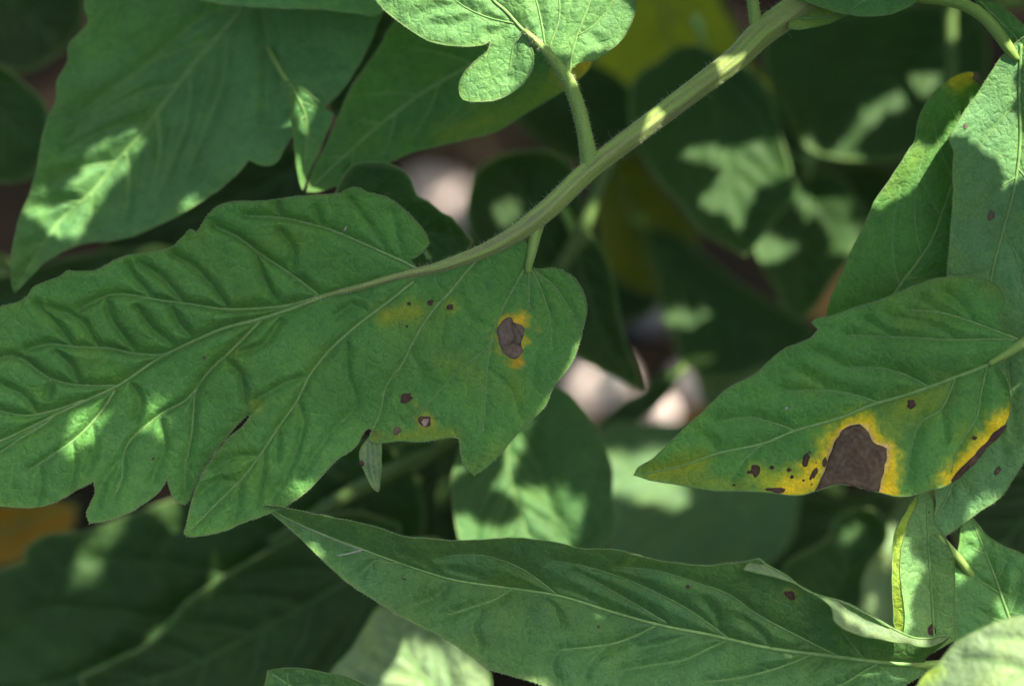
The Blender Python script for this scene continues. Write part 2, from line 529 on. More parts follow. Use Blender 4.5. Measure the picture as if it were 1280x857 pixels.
def hairs(parent, roots, dirs, lens, r=.17):
    """many fine plant hairs as one part"""
    roots = np.asarray(roots); n = len(roots)
    d = np.asarray(dirs); d = d / (np.linalg.norm(d, axis=1)[:, None] + 1e-12)
    u = np.cross(d, FWD + .3); u /= np.linalg.norm(u, axis=1)[:, None] + 1e-12
    w = np.cross(d, u)
    L = np.asarray(lens)[:, None] * PX
    bend = rng.normal(0, .25, (n, 3)) * L
    rows = []
    for f, k in ((0, 1.0), (.55, .7)):
        c = roots + d * L * f + bend * f * f
        for a in (0, 2.1, 4.2):
            rows.append(c + (u * math.cos(a) + w * math.sin(a)) * r * PX * k)
    rows.append(roots + d * L + bend)
    V = np.stack(rows, 1).reshape(-1, 3)
    fs = []
    b = np.arange(n) * 7
    for a in range(3):
        c = (a + 1) % 3
        fs.append(np.c_[b + a, b + c, b + 3 + c]); fs.append(np.c_[b + a, b + 3 + c, b + 3 + a])
        fs.append(np.c_[b + 3 + a, b + 3 + c, b + 6])
    return mesh('hair', V, np.concatenate(fs), M['hair'], parent, kind='stuff')

def tube_hairs(ctrl, per_px=2.0, lo=3, hi=8):
    p, r, xy, z = spline3(ctrl, 3)
    T = np.gradient(p, axis=0); T /= np.linalg.norm(T, axis=1)[:, None]
    n = int(len(p) * 3 * per_px)
    i = rng.integers(0, len(p), n)
    a = rng.normal(size=(n, 3)); a -= T[i] * (a * T[i]).sum(1)[:, None]; a /= np.linalg.norm(a, axis=1)[:, None]
    return p[i] + a * r[i][:, None] * .97 + T[i] * rng.uniform(-1.5, 1.5, n)[:, None] * PX, a + T[i] * rng.normal(0, .25, n)[:, None], rng.uniform(lo, hi, n) * rng.uniform(.5, 1, n)

def leaf_hairs(info, margin=.5, vein=.5, face=0, lo=2.0, hi=5):
    R, Dd, Ln = [], [], []
    ol = info['outline']
    n = int(len(ol) * 5 * margin)
    i = rng.integers(0, len(ol), n)
    q = ol[i]; t = np.roll(ol, -1, 0)[i] - ol[i - 1]
    nr = np.c_[t[:, 1], -t[:, 0]]; nr /= np.linalg.norm(nr, axis=1)[:, None] + 1e-9
    tst = inside(ol, q + nr * 2); nr[tst] *= -1
    q = q + t / 2 * rng.uniform(-.5, .5, n)[:, None] * .5
    zz = info['field'](q) + .3
    a, b = P(q, zz), P(q + nr * 4, zz + rng.uniform(0, 5, n))
    R.append(a); Dd.append(b - a); Ln.append(rng.uniform(lo, hi, n) * .6)
    for l, r0, r1 in info['lines']:
        m = int(len(l) * 6 * vein)
        if not m: continue
        i = rng.integers(0, len(l), m)
        q = l[i] + rng.normal(0, 1.5, (m, 2)); zz = info['field'](q)
        a, b = P(q, zz), P(q + rng.normal(0, 2.2, (m, 2)) + np.array((-.6, 1.4)), zz + rng.uniform(1.5, 5, m))
        R.append(a); Dd.append(b - a); Ln.append(rng.uniform(lo, hi, m))
    if face:
        lo_, hi_ = ol.min(0), ol.max(0)
        q = rng.uniform(lo_, hi_, (face, 2)); q = q[inside(ol, q)]
        zz = info['field'](q); m = len(q)
        a, b = P(q, zz), P(q + rng.normal(0, 2.0, (m, 2)), zz + rng.uniform(1.5, 5, m))
        R.append(a); Dd.append(b - a); Ln.append(rng.uniform(1.5, 3.5, m))
    hairs(info['obj'], np.concatenate(R), np.concatenate(Dd), np.concatenate(Ln))

# ------------------------------------------------------------------ ground
def build_ground():
    m, nt, out, N, L = new_mat('soil')
    tc = N('ShaderNodeTexCoord')
    def noise(s, d=5.0):
        n = N('ShaderNodeTexNoise', Scale=s, Detail=d, Roughness=.62); L(tc.outputs['Object'], n.inputs['Vector']); return n.outputs[0]
    a, b, c_ = noise(9), noise(60), noise(420)
    c = mixc(N, L, (.010, .0075, .005, 1), (.022, .0165, .011, 1), ramp(N, L, a, .4, .65))
    c = mixc(N, L, c, (.009, .007, .005, 1), ramp(N, L, b, .5, .7, 0, .7))
    c = mixc(N, L, c, (.05, .042, .032, 1), ramp(N, L, c_, .62, .74, 0, .6))
    b1 = N('ShaderNodeBump', Strength=.9, Distance=.006); L(b, b1.inputs['Height'])
    b2 = N('ShaderNodeBump', Strength=.9, Distance=.001); L(c_, b2.inputs['Height']); L(b1.outputs[0], b2.inputs['Normal'])
    bs = N('ShaderNodeBsdfPrincipled', Roughness=1.0)
    bs.inputs['Specular IOR Level'].default_value = .05
    L(c, bs.inputs['Base Color']); L(b2.outputs[0], bs.inputs['Normal']); L(bs.outputs[0], out.inputs[0])
    near = np.linspace(-.9, .9, 121)
    far = np.array([1.3, 2, 3.5, 7, 15, 40, 120, 400.])
    ax = np.r_[-far[::-1], near, far]; ay = ax + .55
    X, Y = np.meshgrid(ax, ay)
    q = np.c_[X.ravel(), Y.ravel()]
    w = np.exp(-(np.hypot(q[:, 0], q[:, 1] - .55) / .9) ** 4)
    Z = (.006 * vnoise(q, .12, 3) + .004 * vnoise(q, .035, 4)) * w - .004
    n = len(ax)
    I = np.arange(n * n).reshape(n, n)
    F = np.c_[I[:-1, :-1].ravel(), I[:-1, 1:].ravel(), I[1:, 1:].ravel(), I[1:, :-1].ravel()]
    mesh('ground', np.c_[q, Z], F, m, None, kind='structure')
build_ground()

# ------------------------------------------------------------------ the diseased leaf in the middle (stem and two leaflets)
stem_ctrl = [(1060, -48, -34, 17), (1012, -6, -26, 17), (987, 15, -20, 17.5), (950, 42, -14, 17), (920, 72, -8, 15), (870, 110, -2, 13.6),
             (800, 163, 4, 13), (738, 210, 8, 12.6), (691, 255, 9, 12.8), (667, 275, 9, 12.6), (644, 292, 8, 11.2), (609, 311, 6.5, 9),
             (574, 325, 5, 7.6), (540, 336, 3.5, 6.4), (500, 345, 1, 5.2), (455, 357, -3, 4.2), (415, 367, -7, 3.2), (380, 380, -10, 2.2)]
main = thing('large lobed leaf on a thick fuzzy stem, with one big brown spot ringed yellow', 'leaf', P([(1060, -48)], -34)[0])
tube('stem', stem_ctrl, M['stem'], main, ns=24, ridge=.08, step=3)
pet_a = [(738, 207, 8, 12), (735, 190, 11, 10.5), (730, 162, 14, 9.2), (721, 128, 16, 9.0), (710, 101, 17, 9), (691, 74, 17, 6.5), (671, 52, 16, 4.2), (655, 38, 15, 3.2)]
tube('petiolule', pet_a, M['petiole'], main, ns=14, ridge=.05, step=3)
pet_b = [(674, 264, 0, 10), (670, 283, 2, 9.5), (667, 301, 4, 7), (664, 318, 6, 5.6), (661, 331, 3.5, 4.6), (660, 341, 0, 3.4)]
tube('petiolule', pet_b, M['petiole'], main, ns=12, ridge=.05, step=3)
pet_c = [(948, 44, -14, 10), (945, 30, -10, 8), (942, 8, -8, 7.5), (938, -25, -6, 8)]
tube('petiolule', pet_c, M['petiole'], main, ns=12, ridge=.05, step=3)

A_out = [(514, 325), (528, 315), (537, 304), (531, 291), (519, 275), (501, 258), (480, 246), (459, 240), (446, 234.5), (433, 237), (425, 242), (400, 243.5), (361, 247),
         (329, 251), (307, 251.5), (286, 253), (270, 259.5), (258, 272), (250, 285), (246, 291), (243, 289), (237, 286.5), (231, 293), (223, 302), (216, 309), (189, 315),
         (152, 321.5), (135, 330), (118, 338), (91, 338.5), (83, 338), (78, 343.5), (57.5, 352), (41, 360), (34, 370.5), (24, 377), (0, 384), (-40, 410), (-80, 452), (-118, 520), (-150, 590),
         (-120, 604), (-80, 612), (-40, 624), (0, 632), (27, 634), (51, 633), (74, 624.5), (98, 611), (117, 601), (119, 614), (113, 630), (108, 640), (112, 653.5), (135, 650),
         (162, 640), (186, 624.5), (203, 609), (209, 596), (212, 611), (219, 624.5), (227, 630), (234, 629), (242, 612), (250, 594.4), (264.3, 571.5), (283.4, 546.8), (297, 530), (309, 518),
         (313, 520.5), (302, 533.5), (284.6, 548.2), (265.5, 572.6), (251.2, 595.2), (243.2, 613), (238, 634), (234, 650), (230, 667), (237, 670.5), (257, 668.5), (281, 663),
         (304, 653), (333, 643), (359, 631), (389, 609), (418, 577), (435, 565), (446, 556), (456, 539), (461, 534.5), (465, 538), (461, 550), (468, 553.5), (476, 553), (500, 550.6), (527, 552),
         (552, 548), (568, 546.5), (574, 548), (576, 566), (581, 582), (593, 593.5), (606, 585), (623, 570), (644, 545), (665, 524), (681, 506.6), (691, 485.6), (698, 475), (714, 454),
         (724.6, 426), (731.6, 398), (733, 380.5), (728, 363), (719, 349), (707, 340), (689.5, 335), (672, 337), (664, 333), (663, 312), (652, 296), (620, 306), (580, 320), (540, 333), (520, 334)]
A_z = [(650, 300, 4), (560, 330, 2), (440, 363, -4), (326, 398, -8), (200, 445, -8), (147, 482, -6), (70, 517, -4), (0, 551, -2), (-130, 590, -6),
       (530, 300, 10), (446, 240, 14), (470, 290, 8), (360, 250, 16), (270, 262, 20), (240, 290, 12), (320, 320, 8), (130, 335, 16), (180, 340, 10), (60, 355, 14), (0, 390, 12), (-80, 460, 6),
       (240, 378, 12), (150, 372, 13), (120, 405, 6), (300, 388, 6), (190, 412, 4), (100, 434, 9), (60, 455, 4), (20, 480, 2),
       (50, 630, 12), (110, 650, 16), (60, 580, 6), (160, 560, 0), (160, 630, 12), (226, 628, -4), (240, 560, -2), (232, 665, 22), (330, 640, 16), (300, 590, 14), (400, 590, 14), (380, 480, 8), (440, 430, 6),
       (460, 540, -4), (500, 548, 6), (560, 545, 8), (593, 592, 22), (540, 450, 8), (640, 420, 6), (690, 480, 14), (728, 390, -6), (700, 345, -2), (660, 500, 12), (610, 480, 8), (480, 490, 0), (445, 505, -3)]
mv = [((650, 294), (609, 312), (560, 331), (527, 341), (490, 347), (440, 363), (399, 371), (372, 383), (326, 398), (280, 410), (240, 427), (200, 447), (164, 471), (147, 482), (108, 500), (70, 518), (35, 535), (0, 551), (-60, 572), (-130, 592))]
sv = 'side_vein'
A_v = [(mv[0], 4.2, 1.2, 'midrib', 'vein'),
       ([(525, 338), (504, 327), (483, 317.6), (444, 300), (415, 288), (388, 280), (350, 272), (307, 270)], 2.2, .7, sv, 'vein'),
       ([(398.6, 369), (364, 343), (323.5, 316), (296.6, 296), (267, 282)], 1.7, .6, sv, 'vein'),
       ([(399, 370), (370, 379), (340, 384), (278, 386), (240, 380), (200, 375), (165, 369), (140, 368), (118, 377), (100, 386)], 1.9, .6, sv, 'vein'),
       ([(216, 438), (203, 443), (169, 441.6), (135, 435), (91, 433), (61, 430), (34, 436.5)], 1.7, .5, sv, 'vein_dim'),
       ([(147, 482), (98, 481), (66, 474), (45, 461), (24, 447), (0, 446)], 1.5, .5, sv, 'vein_dim'),
       ([(105, 500), (70, 512), (35, 519), (0, 514), (-40, 505)], 1.8, .6, sv, 'vein'),
       ([(600, 320), (578, 346), (560, 368), (542, 387), (518, 424), (503, 454), (482, 484), (476, 512), (465, 540)], 2.0, .8, sv, 'vein'),
       ([(656, 335), (640, 363), (626, 391), (614, 422), (609, 457), (606, 500), (604, 541)], 1.6, .5, sv, 'vein_dim'),
       ([(660, 337), (661, 370), (661, 390)], 1.6, .6, sv, 'vein_dim'),
       ([(664, 337), (679, 370), (688, 405), (689, 440)], 1.4, .5, sv, 'vein_dim'),
       ([(667, 338), (693, 359), (710, 384), (721, 405)], 1.2, .4, sv, 'vein_dim'),
       ([(618, 424), (600, 442), (573, 463), (530, 509), (506, 530)], 1.1, .5, sv, 'vein_dim'),
       ([(517, 352), (482, 380), (445, 408), (410, 440), (386, 471), (371, 501), (345, 538), (327, 566), (303, 597), (284, 616), (256, 644), (235, 664)], 2.2, .7, sv, 'vein'),
       ([(326, 400), (307, 420), (287, 440), (264, 461), (245, 487), (242, 513), (239, 546), (232, 580), (231, 613)], 2.0, .6, sv, 'vein'),
       ([(245, 487), (228, 503), (206, 514), (185, 530), (164, 549), (154, 570), (152, 598), (140, 626)], 1.4, .5, sv, 'vein'),
       ([(143, 488), (133, 505), (115, 528), (91, 551), (66, 568), (35, 589)], 1.8, .7, sv, 'vein'),
       ([(70, 517), (55, 530), (25, 548), (0, 565), (-30, 580)], 1.5, .6, sv, 'vein')]
A_minor = [[(502, 323), (495, 289), (489, 263)], [(480, 309), (459, 279), (436, 248)], [(283, 382), (264, 356), (240, 332), (216, 318)], [(227, 376), (203, 348), (176, 330)],
           [(188, 371), (169, 348), (159, 332)], [(131, 372), (142, 403), (167, 437)], [(171, 384), (189, 409), (216, 431)], [(213, 380), (222, 402), (238, 420)], [(122, 432), (98, 399), (60, 384)],
           [(91, 433), (70, 405), (45, 380)], [(329, 567), (327, 591), (320, 630)], [(372, 503), (379, 527), (371, 560), (359, 591), (340, 625)], [(347, 541), (345, 574)], [(299, 604), (296, 630), (292, 650)],
           [(323, 570), (292, 572), (264, 587)], [(298, 602), (270, 602), (245, 622)], [(386, 470), (357, 479), (320, 500)], [(440, 513), (404, 552), (376, 597)], [(433, 430), (435, 470), (445, 500), (440, 513)],
           [(280, 447), (300, 470), (305, 500)], [(350, 400), (330, 430), (300, 440)], [(420, 395), (440, 380), (470, 395)], [(365, 345), (365, 310), (350, 290)], [(320, 318), (330, 350), (345, 375)],
           [(555, 380), (552, 420), (545, 440)], [(512, 440), (526, 465), (522, 500)], [(620, 410), (590, 400), (575, 370)], [(608, 460), (640, 490), (650, 520)], [(688, 410), (670, 440), (665, 480)],
           [(115, 528), (118, 560), (108, 590)], [(91, 551), (92, 590), (85, 615)], [(50, 580), (50, 610), (45, 630)], [(200, 520), (205, 560), (190, 600)], [(154, 570), (130, 600), (120, 630)],
           [(66, 474), (60, 495)], [(98, 481), (90, 460), (70, 440)], [(45, 515), (30, 495), (0, 480)], [(160, 475), (175, 500), (170, 525)], [(400, 283), (395, 262)], [(350, 272), (345, 255)]]
A_halo = [([(638, 423)], 29, (.34, .32, .018), .92), ([(639, 424)], 23, (.66, .45, .012), 1.0), ([(645, 452)], 14, (.60, .27, .010), .95), ([(632, 400), (650, 400)], 15, (.55, .36, .012), .8), ([(640, 440), (644, 490)], 22, (.14, .24, .022), .5),
          ([(600, 470), (560, 450)], 30, (.12, .21, .03), .5), ([(480, 395), (520, 388)], 22, (.22, .26, .015), .6), ([(482, 393)], 11, (.28, .29, .012), .45), ([(562, 384)], 14, (.20, .26, .025), .7), ([(531, 528)], 19, (.30, .27, .015), .85), ([(500, 545), (565, 543)], 16, (.15, .22, .022), .7),
          ([(510, 497)], 13, (.16, .22, .02), .5), ([(320, 505)], 20, (.15, .21, .018), .6), ([(470, 545)], 16, (.14, .13, .02), .6), ([(625, 560), (590, 585)], 18, (.11, .19, .03), .5)]
slit = [(228, 640), (238, 622), (250, 594.5), (264, 571.5), (283, 546.5), (299, 531), (311, 519)]
infoA = build_leaf(main, A_out, A_z, A_v, part='leaflet', step=4.2, sub=1, relief=10, sig=8.5, groove=4.6, color=GREEN * 1.02, halos=A_halo,
                   waves=2.2, wave_scale=60, steps=[(slit, -7, 7, 13)], edge=.65, blotch=.3, minor=A_minor, seed=1, rmap=lambda q: np.clip(1.0 - (q[:, 0] - 330) / 260, .28, 1.0) * np.clip(1.15 - (q[:, 1] - 380) / 420, .5, 1.0),
                   label='large lobed terminal leaflet with brown spots and yellow halo')
lesion(infoA, [(630, 398), (639, 397), (642, 403), (653, 407), (655, 419), (652, 429.5), (654, 440), (644, 449), (633.5, 445), (626.5, 433), (621, 415.5), (625, 405)], seed=4, h=1.2, ring=.5, seams=[[(641, 402), (640, 412), (644, 420), (640, 428), (630, 432)], [(642, 404), (648, 414), (654, 424)], [(640, 428), (648, 430), (652, 430)]], label='large grey brown dead spot ringed with yellow')
spot(infoA, 537, 378, 4.6, 3.4); spot(infoA, 562, 384.5, 5, 4.2); spot(infoA, 511, 379.5, 2.6, 2); spot(infoA, 509, 408, 1.8)
spot(infoA, 508, 497, 8, 5.6, -.4); o_ = spot(infoA, 531, 526, 7.6, 8.2, 0, 'spot'); spot(infoA, 531.5, 527, 4.2, 5.2, .3, 'lesion_pale', name='lesion_centre').location = Vector(-FWD * .00012)
spot(infoA, 496, 538, 4.6, 4, 0, 'lesion'); spot(infoA, 255, 446, 3, 2.2, 0, 'lesion'); spot(infoA, 277, 480, 1.8, 1.5, 0, 'lesion'); spot(infoA, 192, 573, 2.6, 2.2); spot(infoA, 72, 604, 1.4, 3)
spot(infoA, 431.5, 286.5, 1.6, 3.2, .5, 'speck', name='speck')
leaf_hairs(infoA, .55, .55, 1800)
# the small lobe that curls over and shows its pale back
lobe = build_leaf(infoA['obj'], [(450, 563), (456, 553), (465, 541), (477, 545), (477, 569), (476, 594), (473, 615), (465, 609), (456, 591), (450, 575)],
                  [(450, 566, 6), (465, 545, -4), (477, 548, -2), (464, 580, 15), (476, 590, 8), (455, 588, 8), (472, 614, 10)],
                  part='curled_lobe', step=3, relief=2.2, sig=3.2, color=PALE * .55, mat='under', waves=.6, tubes=False, seed=4, edge=.65, shade=False,
                  minor=[[(458, 557), (459, 585), (468, 608)], [(464, 555), (466, 585), (471, 608)], [(470, 554), (472, 585), (473, 606)]], label='small lobe curled over to show its pale back')
spot(lobe, 452, 579, 2.4, 3)

A2_out = [(454, -16), (469, 0), (483, 15), (498, 27), (522, 44), (542, 53.5), (569, 57.5), (596, 58), (607, 55), (613, 51), (610, 62.6), (589.5, 81), (576, 98), (574, 115), (579, 124.5), (603, 127.5),
          (630, 122), (654, 105), (665.6, 84.6), (667, 67.7), (661, 54), (668, 52), (690, 75), (706, 96), (714, 86), (725, 78), (745, 74), (765, 61), (782, 44), (792, 20), (795, 0), (788, -50), (740, -100), (640, -125), (570, -95), (510, -45)]
A2_z = [(706, 92, 16), (671, 52, 14), (616, 0, 6), (560, -60, -2), (500, 20, -10), (570, 55, 2), (613, 51, 4), (600, 122, 0), (655, 100, 4), (575, 105, -6), (740, 30, 8), (790, 20, -8), (760, 60, -2), (700, 10, 12), (720, -60, 2), (470, -20, -14), (690, 40, 12)]
A2_v = [([(664, 47), (650, 34), (632, 14), (616, 0), (590, -40), (575, -75)], 2.6, 1.2, 'midrib', 'vein'),
        ([(712, 92), (714.6, 68), (725, 34), (738, 0), (745, -40)], 1.8, .7, sv, 'vein'),
        ([(686, 62), (688, 55), (698, 27), (699, 0), (690, -40)], 1.5, .6, sv, 'vein'),
        ([(682, 60), (681, 54), (676, 25), (670, 0), (655, -50)], 1.5, .6, sv, 'vein'),
        ([(655, 42), (643, 55), (640, 66), (636, 95)], 1.1, .5, sv, 'vein_dim'),
        ([(645, 30), (610, 22), (575, 5), (550, -20)], 1.2, .5, sv, 'vein_dim'),
        ([(722, 45), (745, 30), (765, 5), (770, -20)], 1.0, .4, sv, 'vein_dim')]
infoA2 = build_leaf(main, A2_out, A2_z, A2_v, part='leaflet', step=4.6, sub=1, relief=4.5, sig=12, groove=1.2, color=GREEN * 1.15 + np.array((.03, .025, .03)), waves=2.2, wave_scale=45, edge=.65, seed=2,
                    minor=[[(698, 27), (712, 10), (715, -20)], [(640, 22), (630, 35), (610, 42)], [(600, 12), (570, 30), (540, 30)], [(575, 5), (545, 10), (520, 20)], [(738, 0), (755, -20)], [(728, 30), (750, 55)]],
                    label='smaller pale sunlit leaflet on an upright stalk', shade=False)
leaf_hairs(infoA2, .4, .3, 500)
sm = build_leaf(main, [(985, 36), (1000, 37), (1021, 34), (1042, 28), (1060, 19), (1040, 8), (1005, 2), (985, 12)], [(985, 20, -8), (1060, 20, -30), (1000, 37, -2), (1020, 5, -24)], part='leaflet', step=5, color=(.16, .26, .06), waves=1, seed=6, relief=1,
           veins=[([(985, 22), (1020, 22), (1055, 18)], 1.8, .6, 'midrib', 'vein')], label='narrow leaflet at the stem joint')
R_, D_, L_ = zip(*[tube_hairs(c, k) for c, k in ((stem_ctrl, 4.5), (pet_a, 5), (pet_b, 1), (pet_c, 3))])
R_, D_, L_ = np.concatenate(R_), np.concatenate(D_), np.concatenate(L_)
hairs(main, R_, D_, L_ * .75, .24)
lr, ld, ll = tube_hairs(stem_ctrl, .06, 10, 18)
hairs(main, lr, ld, ll, .22)

# ------------------------------------------------------------------ the long leaf along the bottom
B = thing('long narrow green leaf folded along its midrib, its margin curled up by the stalk', 'leaf', P([(1215, 836)], 6)[0])
B_out = [(330, 632), (337, 631), (360, 635), (406, 644.6), (447, 652.6), (475, 660), (504, 670), (533, 673), (573, 675.5), (620, 673), (646, 672), (679, 675), (707, 680.5), (725, 685.5), (765, 686), (794, 693),
         (822, 700), (851, 704), (885, 707), (910, 704), (931, 701.5), (948, 698.5), (957, 706), (982, 720), (1007, 738), (1032, 747), (1053, 752.5), (1079, 765), (1107, 781), (1132, 794), (1154, 799), (1183, 794.5), (1186, 798), (1172, 810),
         (1156, 824), (1158, 836), (1140, 850), (1090, 880), (1000, 905), (880, 912), (760, 890), (715, 866), (679, 856), (664, 851), (632, 842), (610, 835), (597, 825), (573, 809), (550, 794.5), (522, 781), (493, 765), (464, 747), (435, 728), (406, 702), (386, 682), (357, 656), (337, 639)]
B_mid = [(1158, 831), (1107, 828), (1035, 819), (964, 810), (892, 794), (826, 781), (761, 763), (697, 744), (620, 732.5), (565, 724), (504, 705), (452, 686), (415, 672), (386, 660), (363, 650), (334, 634)]
B_z = [(334, 634, 22)] + [(x, y, 8 - 10 * math.sin((x - 334) / 830 * 3.14)) for x, y in B_mid[::2]] + [(406, 645, 34), (504, 671, 42), (620, 674, 48), (725, 686, 50), (851, 704, 52), (948, 700, 52), (1032, 748, 34), (1107, 781, 28), (1180, 797, 30),
       (406, 700, 22), (464, 746, 16), (550, 794, 20), (632, 842, 28), (680, 856, 30), (760, 888, 28), (880, 910, 28), (1000, 902, 26), (1090, 878, 26), (820, 740, 26), (960, 760, 24), (700, 800, 20), (860, 850, 20), (600, 765, 12), (640, 705, 20)]
B_v = [(B_mid, 3.6, 1.0, 'midrib', 'vein'),
       ([(697, 744), (680, 730), (653, 711), (614, 696), (580, 693), (549, 697)], 1.5, .5, sv, 'vein_dim'),
       ([(833, 778), (800, 765), (779, 750), (761, 760), (743, 729), (718, 715)][:1] + [(800, 758), (765, 738), (743, 726), (718, 713)], 1.1, .4, sv, 'vein_dim'),
       ([(1046, 819), (1000, 796), (946, 767), (910, 742), (874, 729), (820, 713), (770, 708)], 1.6, .5, sv, 'vein_dim'),
       ([(1079, 822), (1064, 803), (1053, 788)], 1.2, .6, sv, 'vein_dim'),
       ([(910, 797), (863, 763), (820, 740), (779, 722), (733, 708), (690, 700)], 1.4, .5, sv, 'vein_dim'),
       ([(819, 782), (790, 796), (761, 805), (700, 812)], 1.5, .6, sv, 'vein_dim'),
       ([(640, 736), (618, 749), (592, 758), (556, 769)], 1.1, .4, sv, 'vein_dim'),
       ([(1014, 818), (990, 828), (964, 837), (928, 846), (880, 852)], 1.4, .5, sv, 'vein_dim'),
       ([(1097, 829), (1075, 842), (1053, 855), (1010, 872)], 1.4, .5, sv, 'vein_dim'),
       ([(910, 799), (880, 813), (856, 824), (820, 830), (780, 838)], 1.2, .4, sv, 'vein_dim'),
       ([(452, 687), (438, 691), (421, 694)], 1.2, .6, sv, 'scar'), ([(452, 686.5), (415, 672.5), (386, 660.5), (372, 654)], 1.9, 1.2, sv, 'scar'),
       ([(504, 705), (480, 702), (470, 700), (450, 718)], .9, .4, sv, 'vein_dim')]
infoB = build_leaf(B, B_out, B_z, B_v, step=4.8, sub=1, relief=6.5, sig=11, groove=3, color=BLUEG * .92, waves=1.8, wave_scale=70, edge=.65, blotch=.3, seed=11,
                   minor=[[(620, 733), (590, 720), (560, 712)], [(560, 723), (530, 705), (500, 690)], [(760, 762), (735, 748), (700, 735)], [(565, 724), (545, 745), (520, 755)], [(700, 812), (690, 830), (695, 850)], [(761, 805), (740, 825), (730, 845)],
                          [(900, 795), (895, 770), (880, 750)], [(964, 810), (950, 790), (930, 775)], [(990, 815), (1020, 790), (1015, 765)], [(1035, 819), (1010, 840)], [(655, 737), (690, 755), (700, 780)], [(600, 765), (590, 785), (600, 805)], [(870, 790), (840, 800), (800, 810)]],
                   halos=[([(988, 743)], 15, (.16, .20, .02), .7), ([(660, 850), (690, 858)], 14, (.2, .28, .12), .5)])
spot(infoB, 988, 743, 7, 5.4, .3); spot(infoB, 860, 733, 2.6, 2); spot(infoB, 505, 723, 4.4, 1.5, .4); spot(infoB, 748, 783, 1.6)
B_mid_edge = [(929, 712), (949, 716), (982, 724), (1010, 738), (1035, 754), (1041, 763), (1044, 777), (1071, 792), (1104, 799), (1136, 804.6), (1158, 808), (1179, 800)]
fold = build_leaf(infoB['obj'], [(938, 703), (948, 697.5), (957, 705), (982, 719), (1007, 737), (1032, 746), (1053, 751.5), (1079, 764), (1107, 780), (1132, 793), (1154, 798), (1184, 794)] + B_mid_edge[::-1],
                  [(948, 698, 53), (1007, 737, 44), (1053, 752, 33), (1107, 780, 30), (1183, 795, 34), (929, 712, 58), (982, 724, 57), (1010, 738, 57), (1042, 763, 60), (1071, 792, 50), (1136, 804, 44), (1160, 807, 42)],
                  part='curled_margin', step=3.5, sub=1, relief=1.0, sig=8, color=PALE * .58, mat='under', waves=1.2, wave_scale=24, tubes=False, seed=12, edge=1.3, shade=False,
                  minor=[[(1000, 735), (1012, 742)], [(1060, 758), (1058, 785)], [(1110, 783), (1108, 798)]], label='pale margin curled over to show the leaf back')
leaf_hairs(infoB, .7, .2, 900)
tube('petiole', [(1100, 828, 4, 3), (1150, 831, 5, 5), (1172, 831, 6, 6.5), (1215, 836, 6, 7.5)], M['petiole'], B, ns=12)

# ------------------------------------------------------------------ the leaf with the big brown and yellow lesion
C = thing('arrow shaped leaf with large brown patch and bright yellow edges', 'leaf', P([(1345, 400)], 0)[0])
C_out = [(792, 593.6), (798, 584), (819.7, 570), (847.5, 542), (879, 514), (911, 484.5), (942.7, 468), (966.5, 447), (982, 435), (998, 429), (1014, 422), (1022, 412), (1018, 406), (1014, 403), (1022, 398), (1038, 395), (1066, 385), (1105, 373), (1137, 359.5),
         (1169, 348.4), (1200, 345.6), (1224, 347), (1244, 355), (1255, 371), (1254, 385), (1250, 397), (1254, 409), (1266, 416), (1276, 424), (1262, 444), (1248, 457), (1258, 474), (1263, 498), (1262, 518), (1254, 534), (1236, 556), (1216, 580), (1190, 603),
         (1161, 613), (1125, 620.6), (1097, 615), (1073, 609), (1054, 605), (1038, 607.5), (1018, 614), (998, 619), (970, 616.5), (931, 613.5), (891, 612.5), (851, 606), (812, 599.6)]
C_mid = [(1276, 432), (1236, 455), (1196, 470.6), (1137, 492), (1089, 506), (1050, 522), (994, 538), (954, 554), (899, 566), (851, 582), (804, 592)]
C_z = [(x, y, 10 - 6 * math.sin((x - 800) / 470 * 3.14)) for x, y in C_mid] + [(847, 542, 10), (911, 485, 10), (982, 435, 12), (1020, 400, 14), (1105, 373, 16), (1200, 346, 10), (1253, 375, 2), (1150, 420, 16), (1040, 460, 12), (1263, 498, -6), (1216, 580, 10), (1125, 620, 18), (1054, 605, 24), (998, 619, 18), (891, 612, 10), (1170, 540, 10), (1070, 560, 12), (930, 590, 8), (810, 590, 2)]
C_v = [(C_mid, 3.3, .9, 'midrib', 'vein'),
       ([(1272, 424), (1256, 418), (1216, 403), (1177, 391), (1137, 387)], 1.9, .5, sv, 'vein'),
       ([(1268, 425), (1240, 424), (1196, 425), (1117, 421), (1058, 419)], 1.6, .5, sv, 'vein_dim'),
       ([(1161, 484), (1135, 470), (1105, 461), (1058, 459)], 1.3, .4, sv, 'vein_dim'),
       ([(1097, 503), (1070, 494), (1038, 488.5), (978, 488.5)], 1.2, .4, sv, 'vein_dim'),
       ([(994, 538), (965, 528), (939, 522), (899, 526)], 1.1, .4, sv, 'vein_dim'),
       ([(1234, 456), (1226, 490), (1220, 522), (1200, 554), (1189, 590)], 1.8, .5, sv, 'vein_dim'),
       ([(1194, 472), (1177, 510), (1149, 530), (1137, 570), (1134, 600)], 1.5, .5, sv, 'vein_dim'),
       ([(954, 554), (930, 575), (915, 600)], 1.0, .4, sv, 'vein_dim')]
yel = (.66, .48, .012); yg = (.28, .34, .018)
C_rim = [([(1062, 531), (1074, 530), (1085, 538), (1093, 552), (1109, 560), (1108, 575), (1103, 595), (1099, 614)], 5.5, (.62, .42, .16), 1.0), ([(1052, 539), (1042, 554), (1034, 578), (1026, 598)], 5, (.56, .40, .12), .9)]
